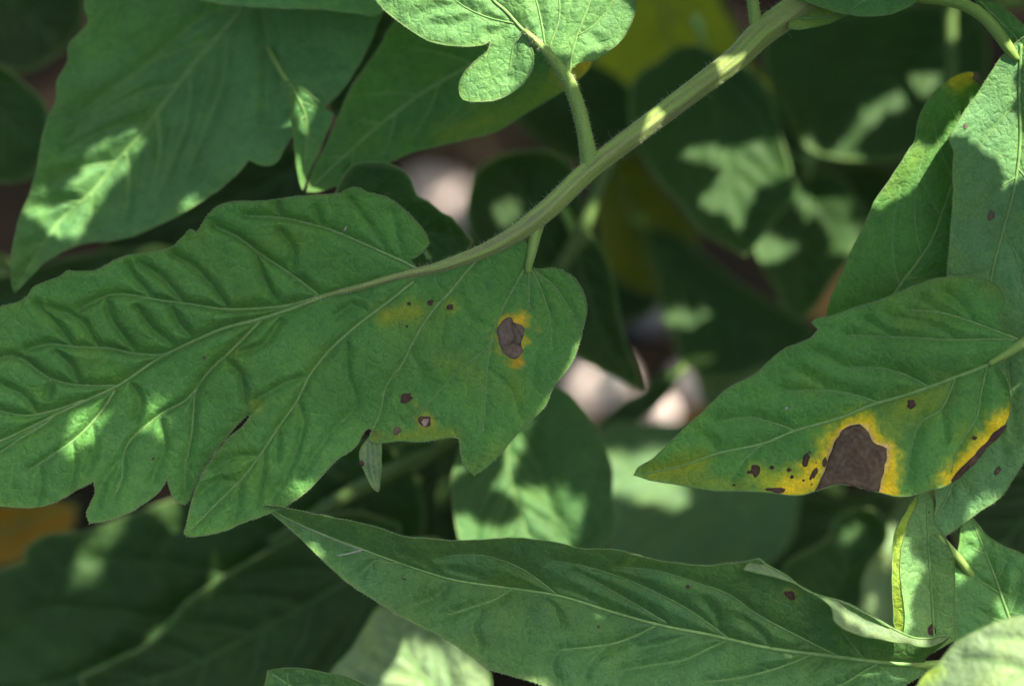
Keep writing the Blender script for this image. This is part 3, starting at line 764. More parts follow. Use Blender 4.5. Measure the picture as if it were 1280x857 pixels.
C_halo = [([(1030, 600), (1040, 550), (1060, 530), (1080, 528), (1098, 552), (1112, 566), (1108, 612)], 27, yg, .95), ([(1030, 600), (1042, 550), (1064, 530), (1080, 530), (1097, 552), (1111, 566), (1107, 612)], 15, yel, 1.0), ([(1112, 575), (1113, 615)], 16, yel, .9),
          ([(960, 605), (1000, 600), (1025, 595)], 27, yg, .9), ([(985, 612), (1012, 604), (1020, 580)], 19, yel, .9), ([(1004, 580)], 12, yel, .5), ([(945, 590)], 20, yg, .8), ([(1258, 525), (1240, 548), (1212, 578), (1192, 600)], 27, yg, .95), ([(1258, 522), (1234, 550), (1208, 576), (1190, 598)], 17, yel, 1.0),
          ([(1139, 506)], 18, (.2, .26, .02), .8), ([(1260, 505)], 14, yg, .5), ([(1175, 490), (1120, 520)], 30, (.14, .22, .025), .7), ([(815, 592), (870, 580)], 26, (.2, .25, .02), .7), ([(850, 600), (930, 608)], 16, (.16, .22, .02), .6), ([(1210, 545)], 30, (.15, .23, .02), .6), ([(1150, 390)], 60, (.10, .19, .03), .5), ([(1242, 360)], 22, (.12, .2, .03), .5)]
infoC = build_leaf(C, C_out, C_z, C_v, step=4.2, sub=1, relief=6.5, sig=13, groove=2.4, color=GREEN * 1.1, halos=C_halo + C_rim, waves=1.8, wave_scale=60, edge=.65, blotch=.45, seed=21,
                   minor=[[(1216, 403), (1200, 380), (1180, 365)], [(1177, 391), (1150, 375)], [(1196, 425), (1160, 405), (1110, 395)], [(1117, 421), (1080, 400)], [(1240, 458), (1255, 490), (1255, 515)], [(1177, 510), (1180, 550)], [(1220, 522), (1235, 545)], [(1050, 522), (1030, 560)], [(899, 566), (880, 545)], [(1058, 459), (1020, 440)], [(1038, 488), (1000, 465)]])
lesion(infoC, [(1062, 531), (1074, 530), (1085, 538), (1093, 552), (1109, 560), (1108, 575), (1103, 595), (1099, 614.5), (1085, 613), (1073, 609.5), (1054, 605), (1038, 607.5), (1018, 613.5), (1026, 598), (1034, 578), (1042, 554), (1052, 539)], 'lesion_dark', seed=8, h=1.6, ring=1.0, corner=38, label='large dark brown patch reaching the leaf edge')
lesion(infoC, [(1259, 528), (1258, 536), (1245, 549), (1232, 562), (1214, 583), (1190, 604.5), (1189, 600), (1206, 580), (1226, 560), (1240, 544), (1250, 533)], 'spot', seed=9, label='narrow dark scorched strip along the leaf edge')
for s_ in [(1139, 506, 5.2, 6, 0), (945, 588, 6.4, 6.6, 0), (1008, 574, 4.6, 7.5, .3), (1018, 592, 3.6, 9, .5), (1031, 578, 2.6, 7, .2), (971, 612, 12, 3.4, .05), (965, 584, 3.4, 3, 0), (986, 587, 3, 2.6, 0), (1218, 547, 2.6, 2.2, 0), (917, 605.5, 2.6, 2, 0), (1004, 600, 1.7, 1.7, 0), (1015, 605, 1.6, 1.6, 0), (990, 596, 1.5, 1.5, 0), (1012, 565, 2, 2, 0), (936, 590, 1.8, 1.5, 0), (1020, 578, 1.4, 2, 0)]:
    spot(infoC, *s_)
spot(infoC, 983, 511, 1.3, 3.2, .3, 'speck', name='speck')
leaf_hairs(infoC, .35, .25, 500, 2, 4)
tube('petiole', [(1236, 455, 10, 3.4), (1262, 439, 9, 6), (1278, 429, 8, 7), (1310, 414, 4, 8), (1345, 400, 0, 9)], M['petiole'], C, ns=12)

# ------------------------------------------------------------------ simple leaves: one call per leaf
def simple_leaf(label, outline, zpts, mid=None, petiole=None, color=GREEN, veins=None, minor=(), step=6, sub=1, n_auto=5, tubes=True, name='tomato_leaf', group=None, rm=2.4, vt=.35, cat='leaf', vm=('vein', 'vein_dim'), **kw):
    ol = catmull(outline, 8, closed=True)
    base = petiole[-1][:3] if petiole else (*outline[0][:2], zpts[0][2])
    t = thing(label, cat, P([base[:2]], base[2])[0], name, group)
    vv = []; mn = list(minor)
    if mid is not None:
        vv.append((mid, rm, .8, 'midrib', vm[0]))
        if veins is None:
            av = auto_veins(mid, ol, n_auto, seed=len(label))
            if tubes: vv += [(v, rm * .5, .35, 'side_vein', vm[1]) for v in av]
            else: mn += av
        else: vv += [(v, rm * .5, .4, 'side_vein', vm[1]) for v in veins]
    info = build_leaf(t, outline, zpts, vv, step=step, sub=sub, color=color, minor=mn, vein_tint=vt, **kw)
    if petiole: tube('petiole', petiole, M['petiole'], t, ns=10)
    info['thing'] = t
    return info

D = simple_leaf('broad grey green leaf hanging down behind the yellow edged leaf, dappled with sun',
    [(1282, 45), (1268, 55), (1251, 71.5), (1239, 90), (1224, 114), (1207, 137), (1195, 157), (1187, 175), (1192, 190), (1191, 210), (1191, 248), (1187, 300), (1185, 324), (1178, 400), (1170, 500), (1166, 580), (1168, 612), (1170, 629), (1165, 650), (1154, 668), (1146, 680.5), (1160, 681),
     (1184, 669), (1218, 643), (1250, 622), (1267, 598), (1285, 570), (1335, 490), (1372, 360), (1368, 200), (1330, 95)],
    [(1278, 50, -16), (1275, 120, -26), (1272, 200, -30), (1255, 300, -34), (1225, 420, -40), (1210, 520, -44), (1190, 610, -44), (1150, 678, -40), (1215, 125, -20), (1187, 175, -14), (1188, 300, -18), (1180, 400, -30), (1166, 580, -40), (1250, 620, -34), (1340, 480, -20), (1370, 300, -12), (1335, 100, -10)],
    mid=[(1276, 55), (1274, 117), (1275, 175), (1268, 233), (1250, 300), (1240, 340), (1225, 420), (1213, 520), (1188, 610), (1152, 676)],
    petiole=[(1272, 75, -18, 4), (1262, 62, -14, 7.5), (1246, 40, -12, 8), (1228, 20, -14, 8), (1204, 6, -20, 8), (1180, 0, -26, 8), (1140, -6, -36, 8.5), (1080, -30, -50, 9)],
    color=BLUEG * 1.3 + np.array((.022, .02, .022)), step=5, relief=2.6, waves=2, seed=31, edge=.65, n_auto=6, blotch=.2)
spot(D, 1239, 269, 4.4, 6.4, 0, 'lesion'); spot(D, 1207, 157, 3, 3.5, 0, 'lesion'); spot(D, 1247, 588, 4, 6, .4, 'lesion'); leaf_hairs(D, .5, .2, 700)
E_ = simple_leaf('upright green leaf with a yellow and brown tip, behind the hanging grey green leaf',
    [(1226, 98), (1216, 90.5), (1201, 92), (1187, 99), (1169, 114), (1156, 131), (1147, 154), (1144, 175), (1134, 190), (1122, 210), (1108, 230), (1093, 252), (1083, 275), (1065, 311), (1056, 333), (1046, 355), (1035, 383), (1036, 398), (1070, 425), (1140, 420), (1200, 380), (1222, 320), (1232, 250), (1236, 180), (1234, 130)],
    [(1215, 92, -70), (1200, 150, -66), (1170, 290, -62), (1120, 370, -60), (1060, 415, -60), (1147, 154, -50), (1093, 250, -44), (1040, 375, -40), (1230, 200, -80), (1225, 320, -76), (1180, 400, -70)],
    mid=[(1110, 385), (1121, 363), (1145, 330), (1165, 300), (1190, 230), (1205, 170), (1212, 115)], color=GREEN * .88, n_auto=5, step=6, relief=3, waves=2.5, seed=32,
    petiole=[(1112, 382, -60, 3), (1100, 410, -66, 5), (1085, 450, -80, 6)], halos=[([(1216, 92), (1195, 97)], 17, (.50, .36, .015), 1), ([(1200, 105)], 24, (.25, .29, .02), .7), ([(1150, 190), (1110, 240)], 22, (.1, .19, .03), .6)])
spot(E_, 1222, 98, 5, 8, -.5, 'lesion')
F_ = simple_leaf('pale sunlit blurred leaf overlapping the stalk end of the long folded leaf',
    [(1146, 857), (1156, 842), (1174, 827), (1194, 803), (1218, 789), (1246, 777), (1280, 768), (1340, 772), (1395, 820), (1400, 900), (1340, 960), (1240, 985), (1160, 960), (1130, 900)],
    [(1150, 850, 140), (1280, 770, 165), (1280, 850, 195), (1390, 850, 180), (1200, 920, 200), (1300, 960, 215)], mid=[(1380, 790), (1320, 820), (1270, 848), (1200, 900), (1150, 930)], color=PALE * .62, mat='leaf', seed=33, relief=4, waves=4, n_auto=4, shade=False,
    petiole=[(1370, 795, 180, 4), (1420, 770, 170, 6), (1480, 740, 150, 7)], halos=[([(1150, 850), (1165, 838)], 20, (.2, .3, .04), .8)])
G = thing('narrow upright leaflet with a bright rolled edge, half in sun', 'leaf', P([(1196, 694)], -46)[0])
infoG = build_leaf(G, [(1146, 620), (1153, 614), (1160, 612), (1166, 628), (1168, 650), (1180, 668), (1192, 699), (1193, 754), (1194, 800), (1160, 815), (1131, 800), (1127, 760), (1125, 700), (1133, 658)],
    [(1160, 614, -22), (1146, 626, -24), (1128, 690, -24), (1126, 760, -24), (1130, 800, -24), (1150, 690, -40), (1150, 760, -42), (1190, 700, -30), (1192, 780, -28)],
    [([(1168, 800), (1164, 740), (1160, 680), (1158, 625)], 1.6, .6, 'midrib', 'vein_dim')], step=4, color=(.12, .25, .085), waves=1.5, wave_scale=30, seed=34, relief=2, minor=[[(1164, 740), (1145, 715)], [(1162, 710), (1145, 685)], [(1160, 680), (1145, 655)]])
roll = build_leaf(infoG['obj'], [(1147, 615), (1139, 628), (1130, 643), (1118, 667), (1115.5, 699), (1115.5, 733), (1117, 768), (1119, 784), (1129, 792), (1131, 768), (1126, 726), (1126, 692), (1133, 660), (1147, 626)],
    [(1146, 620, -10), (1116, 700, -8), (1118, 770, -8), (1127, 700, -4), (1130, 780, -4), (1121, 730, -1)], part='rolled_edge', step=3.5, color=(.25, .36, .04), waves=.8, seed=35, tubes=False, relief=0, shade=False, label='bright yellow green rolled edge')  # colour brightened in place of sunlight coming through the roll
spot(infoG, 1165, 787, 4, 8, .1); spot(infoG, 1161, 640, 2, 2)
tube('petiole', [(1172, 668, -34, 3), (1180, 677, -36, 5), (1196, 696, -40, 5.5), (1215, 720, -70, 6)], M['petiole'], G, ns=10)
H = simple_leaf('grey green leaf with a sunlit edge, standing behind the pale blurred leaf',
    [(1215, 646), (1207, 652), (1201, 660), (1199, 681), (1191, 709), (1189.5, 733), (1192, 754), (1192, 796), (1215, 840), (1300, 850), (1350, 800), (1335, 735), (1280, 693), (1253, 681), (1236, 671), (1225, 659)],
    [(1215, 648, -60), (1192, 730, -50), (1195, 800, -48), (1240, 740, -74), (1280, 700, -64), (1290, 830, -84), (1340, 780, -60), (1262, 720, -62), (1272, 770, -66)], mid=[(1290, 835), (1265, 780), (1243, 720), (1217, 655)], color=BLUEG * 1.2, seed=36, relief=3.5, waves=3, n_auto=4,
    petiole=[(1288, 830, -84, 3), (1305, 870, -95, 5), (1330, 940, -120, 6)])
I_ = simple_leaf('large drooping leaf with pale midrib and sun spots near its tip',
    [(18.6, 366), (14, 355), (15, 315), (25, 271), (36, 245), (44, 217), (51, 179), (57.5, 152), (70, 125), (71, 101), (84, 78), (86, 56), (101, 40), (110, 27), (105, 7), (112, -20), (160, -70), (300, -95), (430, -70), (482, -10), (474, 25), (455, 70), (430, 110), (398, 140), (376, 157), (357, 183), (346, 203), (331, 207), (311, 200), (294, 220), (270, 240), (233, 264), (189, 286), (152, 299), (101, 305), (60, 325), (36, 348)],
    [(20, 362, -150), (71, 281, -185), (149, 200, -205), (237, 88, -215), (301, 13, -218), (360, -70, -225), (25, 270, -150), (60, 150, -150), (90, 60, -150), (150, -50, -155), (101, 303, -180), (230, 262, -165), (310, 200, -165), (380, 150, -175), (460, 50, -185), (40, 345, -140)],
    mid=[(330, -40), (301, 13), (277, 41), (237, 88), (203, 132), (176, 169), (149, 199), (118, 237), (71, 281), (30, 345)], color=BLUEG * 1.1 + .006, step=6, relief=10, sig=14, waves=7, wave_scale=70, seed=41, n_auto=7, rm=3.2,
    petiole=[(325, -30, -218, 3), (345, -70, -222, 6), (380, -130, -235, 7)])
J = simple_leaf('smooth mid green leaf with an orange tip behind the pale sunlit leaflet',
    [(383, 240), (390, 215), (400, 196), (413, 169), (427, 135), (444, 101), (464, 74), (478, 51), (490, 30), (520, 10), (590, 0), (670, 25), (715, 55), (741, 72), (738, 84), (725, 98), (698, 118), (657, 142), (637, 155), (616, 166), (576, 176), (542, 184), (518, 189.5), (488, 203), (444, 223), (400, 239)],
    [(385, 238, -150), (480, 150, -180), (560, 95, -185), (640, 60, -170), (738, 78, -140), (427, 135, -165), (490, 30, -160), (600, 5, -165), (542, 184, -160), (640, 155, -150)],
    mid=[(700, 45), (640, 62), (560, 97), (480, 152), (420, 205), (390, 233)], color=GREEN * .8, step=7, relief=4, sig=14, waves=3, seed=42, n_auto=5, petiole=[(690, 48, -172, 3), (720, 30, -190, 5), (760, 0, -220, 6)],
    halos=[([(742, 76), (715, 92)], 24, (.55, .33, .01), 1), ([(720, 90), (640, 140), (560, 170)], 34, (.13, .2, .02), .7)])
K = simple_leaf('small folded leaf tip catching sun between two larger leaves',
    [(358, 101), (366, 103), (376, 108), (390, 120), (403, 132), (417, 142), (412, 158), (406, 172), (389, 210), (378, 238), (372, 216), (366, 169), (362, 128)], [(360, 103, -120), (378, 236, -150), (414, 145, -150), (366, 150, -130), (390, 150, -150)],
    mid=[(362, 104), (382, 150), (379, 230)], color=BLUEG * 1.25, seed=43, relief=2, n_auto=2, petiole=[(363, 106, -125, 2), (352, 92, -150, 3), (335, 60, -200, 3)])
L_leaf = simple_leaf('blue green leaf edge overlapping the base of the large drooping leaf',
    [(236, -4), (260, 3), (300, 8), (360, 11), (400, 12), (440, 17), (470, 19), (484, 10), (486, -20), (440, -60), (340, -70), (260, -50)], [(240, 0, -120), (480, 10, -130), (360, 12, -105), (360, -60, -150), (440, -50, -150)], mid=[(470, -30), (400, -28), (320, -25), (250, -8)], color=BLUEG * 1.2, seed=44, n_auto=3, petiole=[(465, -30, -140, 3), (500, -40, -150, 5), (560, -70, -170, 6)])
Z_ = simple_leaf('smooth rounded leaf tip hanging over the stem joint',
    [(994, -6), (1010, 3), (1025, 9), (1059, 18), (1092, 21), (1122, 15), (1146, 1), (1160, -30), (1120, -70), (1040, -70), (1000, -40)], [(1000, -5, 0), (1092, 20, 8), (1150, -10, -4), (1080, -60, -14), (1120, -60, -14)], mid=[(1140, -50), (1110, -25), (1080, 0), (1060, 14)], color=BLUEG * 1.12, seed=45, n_auto=2, relief=1.5,
    petiole=[(1136, -46, -12, 3), (1160, -65, -20, 5), (1200, -90, -40, 6)])
D2 = simple_leaf('pale green leaf base beside the curved fuzzy stalk of the hanging leaf',
    [(1216, -6), (1240, 3), (1262, 16), (1280, 32), (1300, 50), (1290, 70), (1265, 70), (1248, 50), (1232, 28)], [(1220, 0, -40), (1280, 35, -40), (1255, 60, -45), (1240, 20, -42)], mid=[(1222, 0), (1250, 28), (1284, 62)], color=BLUEG * 1.3 + .01, seed=46, n_auto=2, shade=False)
U = simple_leaf('dark green leaf rim below the dark leaf with the sunlit rim',
    [(334, 838), (349, 835), (378, 835), (406, 840), (435, 846), (460, 858), (500, 890), (460, 930), (380, 930), (330, 890)], [(336, 838, -60), (460, 860, -50), (400, 842, -48), (400, 920, -80), (470, 910, -80)], mid=[(440, 910), (400, 885), (360, 855), (340, 842)], color=BLUEG * .9, seed=47, n_auto=3, petiole=[(438, 908, -78, 3), (470, 940, -90, 5)])

# ------------------------------------------------------------------ softer foliage behind
def back(label, outline, z, mid, color=SHADEG, tilt=(0, 0), **kw):
    o = np.array([p[:2] for p in outline], float); c = o.mean(0)
    zp = [(x, y, z + (x - c[0]) * tilt[0] + (y - c[1]) * tilt[1]) for x, y in o[::2]]
    zp += [(x, y, z + (x - c[0]) * tilt[0] + (y - c[1]) * tilt[1] - kw.get('vee', 14)) for x, y in mid]
    kw.pop('vee', None)
    m = np.array(mid, float); d = m[0] - m[1]; d = d / np.linalg.norm(d)
    zb = z + (m[0][0] - c[0]) * tilt[0] + (m[0][1] - c[1]) * tilt[1] - 12
    pet = [(*m[0], zb, 3), (*(m[0] + d * 22), zb - 8, 6), (*(m[0] + d * 60 + np.array((0, 20))), zb - 40, 7)]
    kw.setdefault('petiole', pet)
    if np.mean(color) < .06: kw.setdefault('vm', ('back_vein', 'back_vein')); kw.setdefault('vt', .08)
    return simple_leaf(label, outline, zp, mid, color=color, step=kw.pop('step', 9), relief=kw.pop('relief', 5), sig=15, waves=kw.pop('waves', 5), wave_scale=60, edge=kw.pop('edge', 1.2), n_auto=kw.pop('n_auto', 5), **kw)

back('dark serrated leaf between the large lobed leaf and the pale pinkish stone', [(475, 203), (501, 212), (513, 224), (522, 245), (536, 252), (552, 266), (564, 271), (581, 291), (591, 302), (570, 330), (500, 345), (440, 310), (420, 250), (440, 208)], -150, [(430, 320), (470, 285), (520, 290), (585, 298)], SHADEG * 1.1, seed=51)
back('dark rounded leaf with a faint sun fleck behind the bare stretch of stem', [(585, 250), (596, 215), (618, 198), (644, 190), (668, 188), (691, 192), (714, 210), (726, 250), (715, 300), (690, 335), (640, 335), (600, 310), (586, 280)], -480, [(700, 330), (680, 290), (650, 240), (625, 205)], SHADEG * .9, seed=52)
back('dark heart shaped leaf behind the stem with a slanting streak of sun', [(826, 76), (845, 61), (869, 57), (895, 68), (935, 88), (962, 120), (975, 165), (985, 205), (992, 240), (960, 285), (932, 320), (901, 304), (876, 289), (851, 256), (826, 229), (801, 191), (788, 150), (789, 108), (801, 91)], -520, [(880, 62), (890, 120), (905, 190), (928, 312)], SHADEG * 1.05, tilt=(.1, .35), seed=53)
back('dark leaf with sunlit patches on both shoulders, beside the upright yellow tipped leaf', [(940, 292), (950, 256), (977, 234), (1002, 224), (1034, 217), (1056, 226), (1066, 246), (1082, 268), (1080, 285), (1060, 325), (1040, 350), (1018, 385), (1002, 400), (983, 390), (968, 358), (952, 330)], -600, [(1010, 226), (1005, 290), (1000, 390)], SHADEG * 1.05, tilt=(0, .4), seed=54)
back('shaded leaf with a sunlit lower band behind the tip of the yellow edged leaf', [(804, 285), (842, 292), (889, 326), (920, 352), (961, 377), (984, 390), (1020, 412), (1000, 440), (946, 461), (915, 472), (876, 467), (853, 450), (842, 422), (830, 395), (818, 340)], -760, [(812, 292), (860, 350), (920, 410), (990, 430)], SHADEG, tilt=(0, .5), seed=55)
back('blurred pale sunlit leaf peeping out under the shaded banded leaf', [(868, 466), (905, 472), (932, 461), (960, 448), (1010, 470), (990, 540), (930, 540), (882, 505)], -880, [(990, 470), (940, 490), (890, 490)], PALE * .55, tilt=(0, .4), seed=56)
back('dark narrow leaf pointing down beside the brightest white stone', [(715, 300), (735, 290), (752, 312), (766, 350), (776, 405), (785, 436), (796, 464), (801, 486), (790, 483), (769, 471), (750, 461), (722, 446), (700, 420), (698, 340)], -430, [(718, 300), (735, 370), (765, 440), (797, 482)], SHADEG * .8, seed=57)
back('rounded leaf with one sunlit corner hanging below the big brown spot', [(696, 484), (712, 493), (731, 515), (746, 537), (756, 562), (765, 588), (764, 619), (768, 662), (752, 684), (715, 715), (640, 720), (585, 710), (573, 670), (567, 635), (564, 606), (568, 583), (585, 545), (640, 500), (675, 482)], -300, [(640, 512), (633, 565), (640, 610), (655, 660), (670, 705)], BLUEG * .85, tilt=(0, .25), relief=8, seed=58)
back('dim blue green leaf below the notch with the curled lobe', [(430, 560), (470, 550), (505, 575), (520, 603), (530, 632), (529, 655), (525, 690), (470, 700), (420, 680), (400, 620)], -430, [(420, 570), (460, 610), (500, 680)], SHADEG * 1.05, seed=59)
back('small dim leaf showing in the gap beside the curled lobe', [(486, 556), (510, 550), (545, 550), (540, 570), (520, 585), (500, 578)], -380, [(545, 552), (520, 565), (492, 560)], SHADEG, seed=60, n_auto=2)
back('large shaded leaf with a pale sun patch, under the pointed lobes of the lobed leaf', [(-60, 735), (0, 712), (32, 702), (32, 686), (54, 670), (79, 666), (111, 663), (200, 630), (300, 600), (380, 585), (440, 600), (480, 640), (500, 690), (480, 760), (450, 800), (420, 850), (370, 890), (250, 915), (80, 920), (-60, 890)], -430, [(470, 610), (359, 673), (280, 720), (234, 752), (215, 775), (187, 803), (144, 824), (70, 855), (-50, 880)], SHADEG * .95, tilt=(0, .15), relief=10, waves=9, seed=61, rm=3, veins=[[(359, 673), (300, 658), (220, 660)], [(280, 720), (200, 705), (110, 700)], [(215, 775), (140, 765), (50, 760)], [(300, 705), (340, 755), (350, 810)], [(234, 752), (270, 805), (280, 870)], [(187, 803), (200, 850), (190, 890)]])
back('dark leaf with a sunlit rim overlapping the large shaded leaf', [(100, 846), (146, 824), (187, 803), (214, 776), (234, 752), (285, 718), (359, 675), (430, 640), (500, 655), (495, 735), (455, 805), (400, 870), (250, 905), (120, 895)], -375, [(495, 690), (420, 735), (320, 790), (220, 840), (110, 865)], SHADEG * .95, tilt=(0, .1), relief=8, waves=8, seed=89, edge=1.4)
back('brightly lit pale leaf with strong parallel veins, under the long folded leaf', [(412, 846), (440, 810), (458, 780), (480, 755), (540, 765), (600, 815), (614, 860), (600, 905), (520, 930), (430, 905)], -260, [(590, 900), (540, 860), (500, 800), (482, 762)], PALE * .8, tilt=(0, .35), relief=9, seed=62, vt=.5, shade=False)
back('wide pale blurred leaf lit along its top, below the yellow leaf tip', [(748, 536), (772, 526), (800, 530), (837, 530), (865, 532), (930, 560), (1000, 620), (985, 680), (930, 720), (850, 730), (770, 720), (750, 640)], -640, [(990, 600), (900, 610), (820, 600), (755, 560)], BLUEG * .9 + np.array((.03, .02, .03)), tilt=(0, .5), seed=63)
back('small round lobed leaf with one pale sun dot, above the curled margin', [(980, 708), (1000, 692), (1025, 681), (1036, 669), (1040, 655), (1054, 641), (1075, 634), (1097, 641), (1109, 659), (1107, 677), (1097, 691), (1086, 704), (1078, 724), (1077, 750), (1060, 790), (1010, 780), (985, 745)], -430, [(1030, 785), (1050, 730), (1075, 645)], SHADEG * 1.1, seed=64)
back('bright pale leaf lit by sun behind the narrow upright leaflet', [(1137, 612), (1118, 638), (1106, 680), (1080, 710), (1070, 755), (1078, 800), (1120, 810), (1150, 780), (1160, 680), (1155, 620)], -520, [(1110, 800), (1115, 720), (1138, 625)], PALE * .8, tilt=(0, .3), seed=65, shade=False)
back('broad dark leaf with one slanting pale streak, behind the curved fuzzy stalk', [(960, 30), (1010, 25), (1080, 15), (1160, 5), (1220, 20), (1235, 80), (1210, 150), (1150, 190), (1080, 200), (1010, 185), (975, 130), (955, 80)], -620, [(1230, 20), (1180, 60), (1120, 110), (1020, 175)], SHADEG * .9, tilt=(0, .3), seed=66)
back('dark blurred leaf beside the jagged edge of the large drooping leaf', [(-30, 70), (0, 82), (36, 110), (60, 140), (61, 188), (40, 220), (0, 228), (-40, 210), (-60, 130)], -420, [(-50, 90), (0, 140), (50, 200)], SHADEG * .95, seed=67)
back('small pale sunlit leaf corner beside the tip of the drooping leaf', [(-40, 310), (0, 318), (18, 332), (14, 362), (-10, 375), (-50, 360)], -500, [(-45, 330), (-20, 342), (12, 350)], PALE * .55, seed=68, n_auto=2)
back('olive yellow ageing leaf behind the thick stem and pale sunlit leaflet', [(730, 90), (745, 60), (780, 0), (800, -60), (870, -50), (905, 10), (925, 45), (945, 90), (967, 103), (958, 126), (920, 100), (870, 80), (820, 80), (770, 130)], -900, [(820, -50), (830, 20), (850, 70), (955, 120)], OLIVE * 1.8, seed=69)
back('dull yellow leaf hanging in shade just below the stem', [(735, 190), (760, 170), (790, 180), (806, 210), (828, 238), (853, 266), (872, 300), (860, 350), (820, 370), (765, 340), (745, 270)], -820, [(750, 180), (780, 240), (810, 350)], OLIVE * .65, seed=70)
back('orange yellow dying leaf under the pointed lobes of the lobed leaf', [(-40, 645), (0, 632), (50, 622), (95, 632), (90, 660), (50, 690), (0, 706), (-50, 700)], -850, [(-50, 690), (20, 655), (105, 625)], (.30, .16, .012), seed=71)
back('deep shaded leaf behind the dull yellow leaf', [(640, 90), (700, 70), (770, 95), (800, 140), (790, 190), (740, 210), (680, 180), (640, 140)], -760, [(650, 90), (710, 130), (785, 185)], SHADEG * .8, seed=72)
back('dark leaf low in the gap beside the pale stones', [(780, 500), (800, 490), (835, 465), (850, 470), (830, 500), (790, 530), (760, 540), (745, 530)], -700, [(848, 466), (810, 495), (755, 534)], SHADEG * .8, seed=73, n_auto=3)
back('dark foliage leaf filling the gap under the yellow edged leaf', [(830, 640), (900, 620), (980, 615), (1060, 620), (1110, 610), (1120, 640), (1060, 700), (1000, 740), (900, 730), (840, 700)], -820, [(1110, 620), (1000, 660), (850, 690)], SHADEG * .7, seed=74)  # this and the leaves that follow are added to make gaps read dark

back('near black leaf above the dark blurred leaf beside the drooping leaf', [(-60, -60), (20, -70), (90, -40), (105, 20), (70, 70), (20, 90), (-40, 60)], -620, [(-50, -50), (10, 0), (80, 60)], SHADEG * .7, seed=75)
back('near black leaf in the gap between the drooping leaf and the upper lobes', [(150, 260), (230, 240), (310, 190), (380, 180), (400, 230), (350, 280), (260, 310), (180, 330), (130, 310)], -560, [(395, 200), (300, 250), (150, 300)], SHADEG * .6, seed=76)
back('dark leaf at the back beneath the tip of the drooping leaf', [(-60, 360), (20, 340), (100, 320), (180, 310), (170, 350), (90, 390), (0, 410), (-60, 400)], -480, [(170, 320), (60, 360), (-50, 385)], SHADEG * .8, seed=77)
back('dark leaf behind the two smooth upper leaves', [(440, 20), (500, 10), (520, 60), (500, 110), (450, 150), (410, 140), (420, 70)], -420, [(500, 20), (460, 80), (420, 130)], SHADEG * .7, seed=78)
back('dark drooping leaf in the gap beside the rounded hanging leaf', [(500, 560), (560, 545), (600, 600), (590, 680), (560, 720), (520, 700), (495, 630)], -700, [(560, 550), (550, 620), (555, 710)], SHADEG * .45, seed=79)
back('shadowy leaf low behind the hanging grey green leaf', [(1200, 560), (1260, 590), (1330, 580), (1350, 680), (1300, 760), (1230, 740), (1190, 650)], -400, [(1340, 590), (1280, 650), (1220, 720)], SHADEG * .6, seed=85)
back('dark olive leaf tucked between the heart shaped leaf and the level stem', [(930, 120), (990, 130), (1060, 170), (1120, 230), (1110, 290), (1060, 280), (1000, 240), (950, 190)], -900, [(940, 130), (1020, 200), (1100, 280)], SHADEG * .6, seed=86)
back('dim leaf in deep shade under the dull yellow leaf', [(690, 330), (740, 300), (800, 320), (840, 370), (800, 400), (740, 400), (700, 380)], -1000, [(700, 340), (760, 350), (830, 375)], SHADEG * .6, seed=87)
back('dark leaf filling the shade below the sunlit rimmed leaf', [(250, 820), (330, 790), (420, 790), (450, 850), (430, 920), (330, 930), (250, 900)], -560, [(260, 900), (340, 860), (430, 800)], SHADEG * .6, seed=88)

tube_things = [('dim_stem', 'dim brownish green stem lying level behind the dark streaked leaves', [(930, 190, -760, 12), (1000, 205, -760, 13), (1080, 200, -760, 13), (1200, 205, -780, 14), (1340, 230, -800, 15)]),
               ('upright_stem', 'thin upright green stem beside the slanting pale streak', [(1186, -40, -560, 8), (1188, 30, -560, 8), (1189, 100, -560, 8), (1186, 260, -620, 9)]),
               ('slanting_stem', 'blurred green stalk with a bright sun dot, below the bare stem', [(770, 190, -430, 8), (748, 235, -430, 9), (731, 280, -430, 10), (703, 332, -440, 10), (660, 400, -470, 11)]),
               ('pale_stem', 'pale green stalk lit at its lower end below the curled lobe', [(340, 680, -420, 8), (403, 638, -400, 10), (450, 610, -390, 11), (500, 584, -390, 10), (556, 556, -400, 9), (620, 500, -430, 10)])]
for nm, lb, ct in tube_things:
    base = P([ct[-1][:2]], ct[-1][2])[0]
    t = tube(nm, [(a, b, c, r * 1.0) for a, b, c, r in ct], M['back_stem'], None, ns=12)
    tag(t, lb, 'stem')

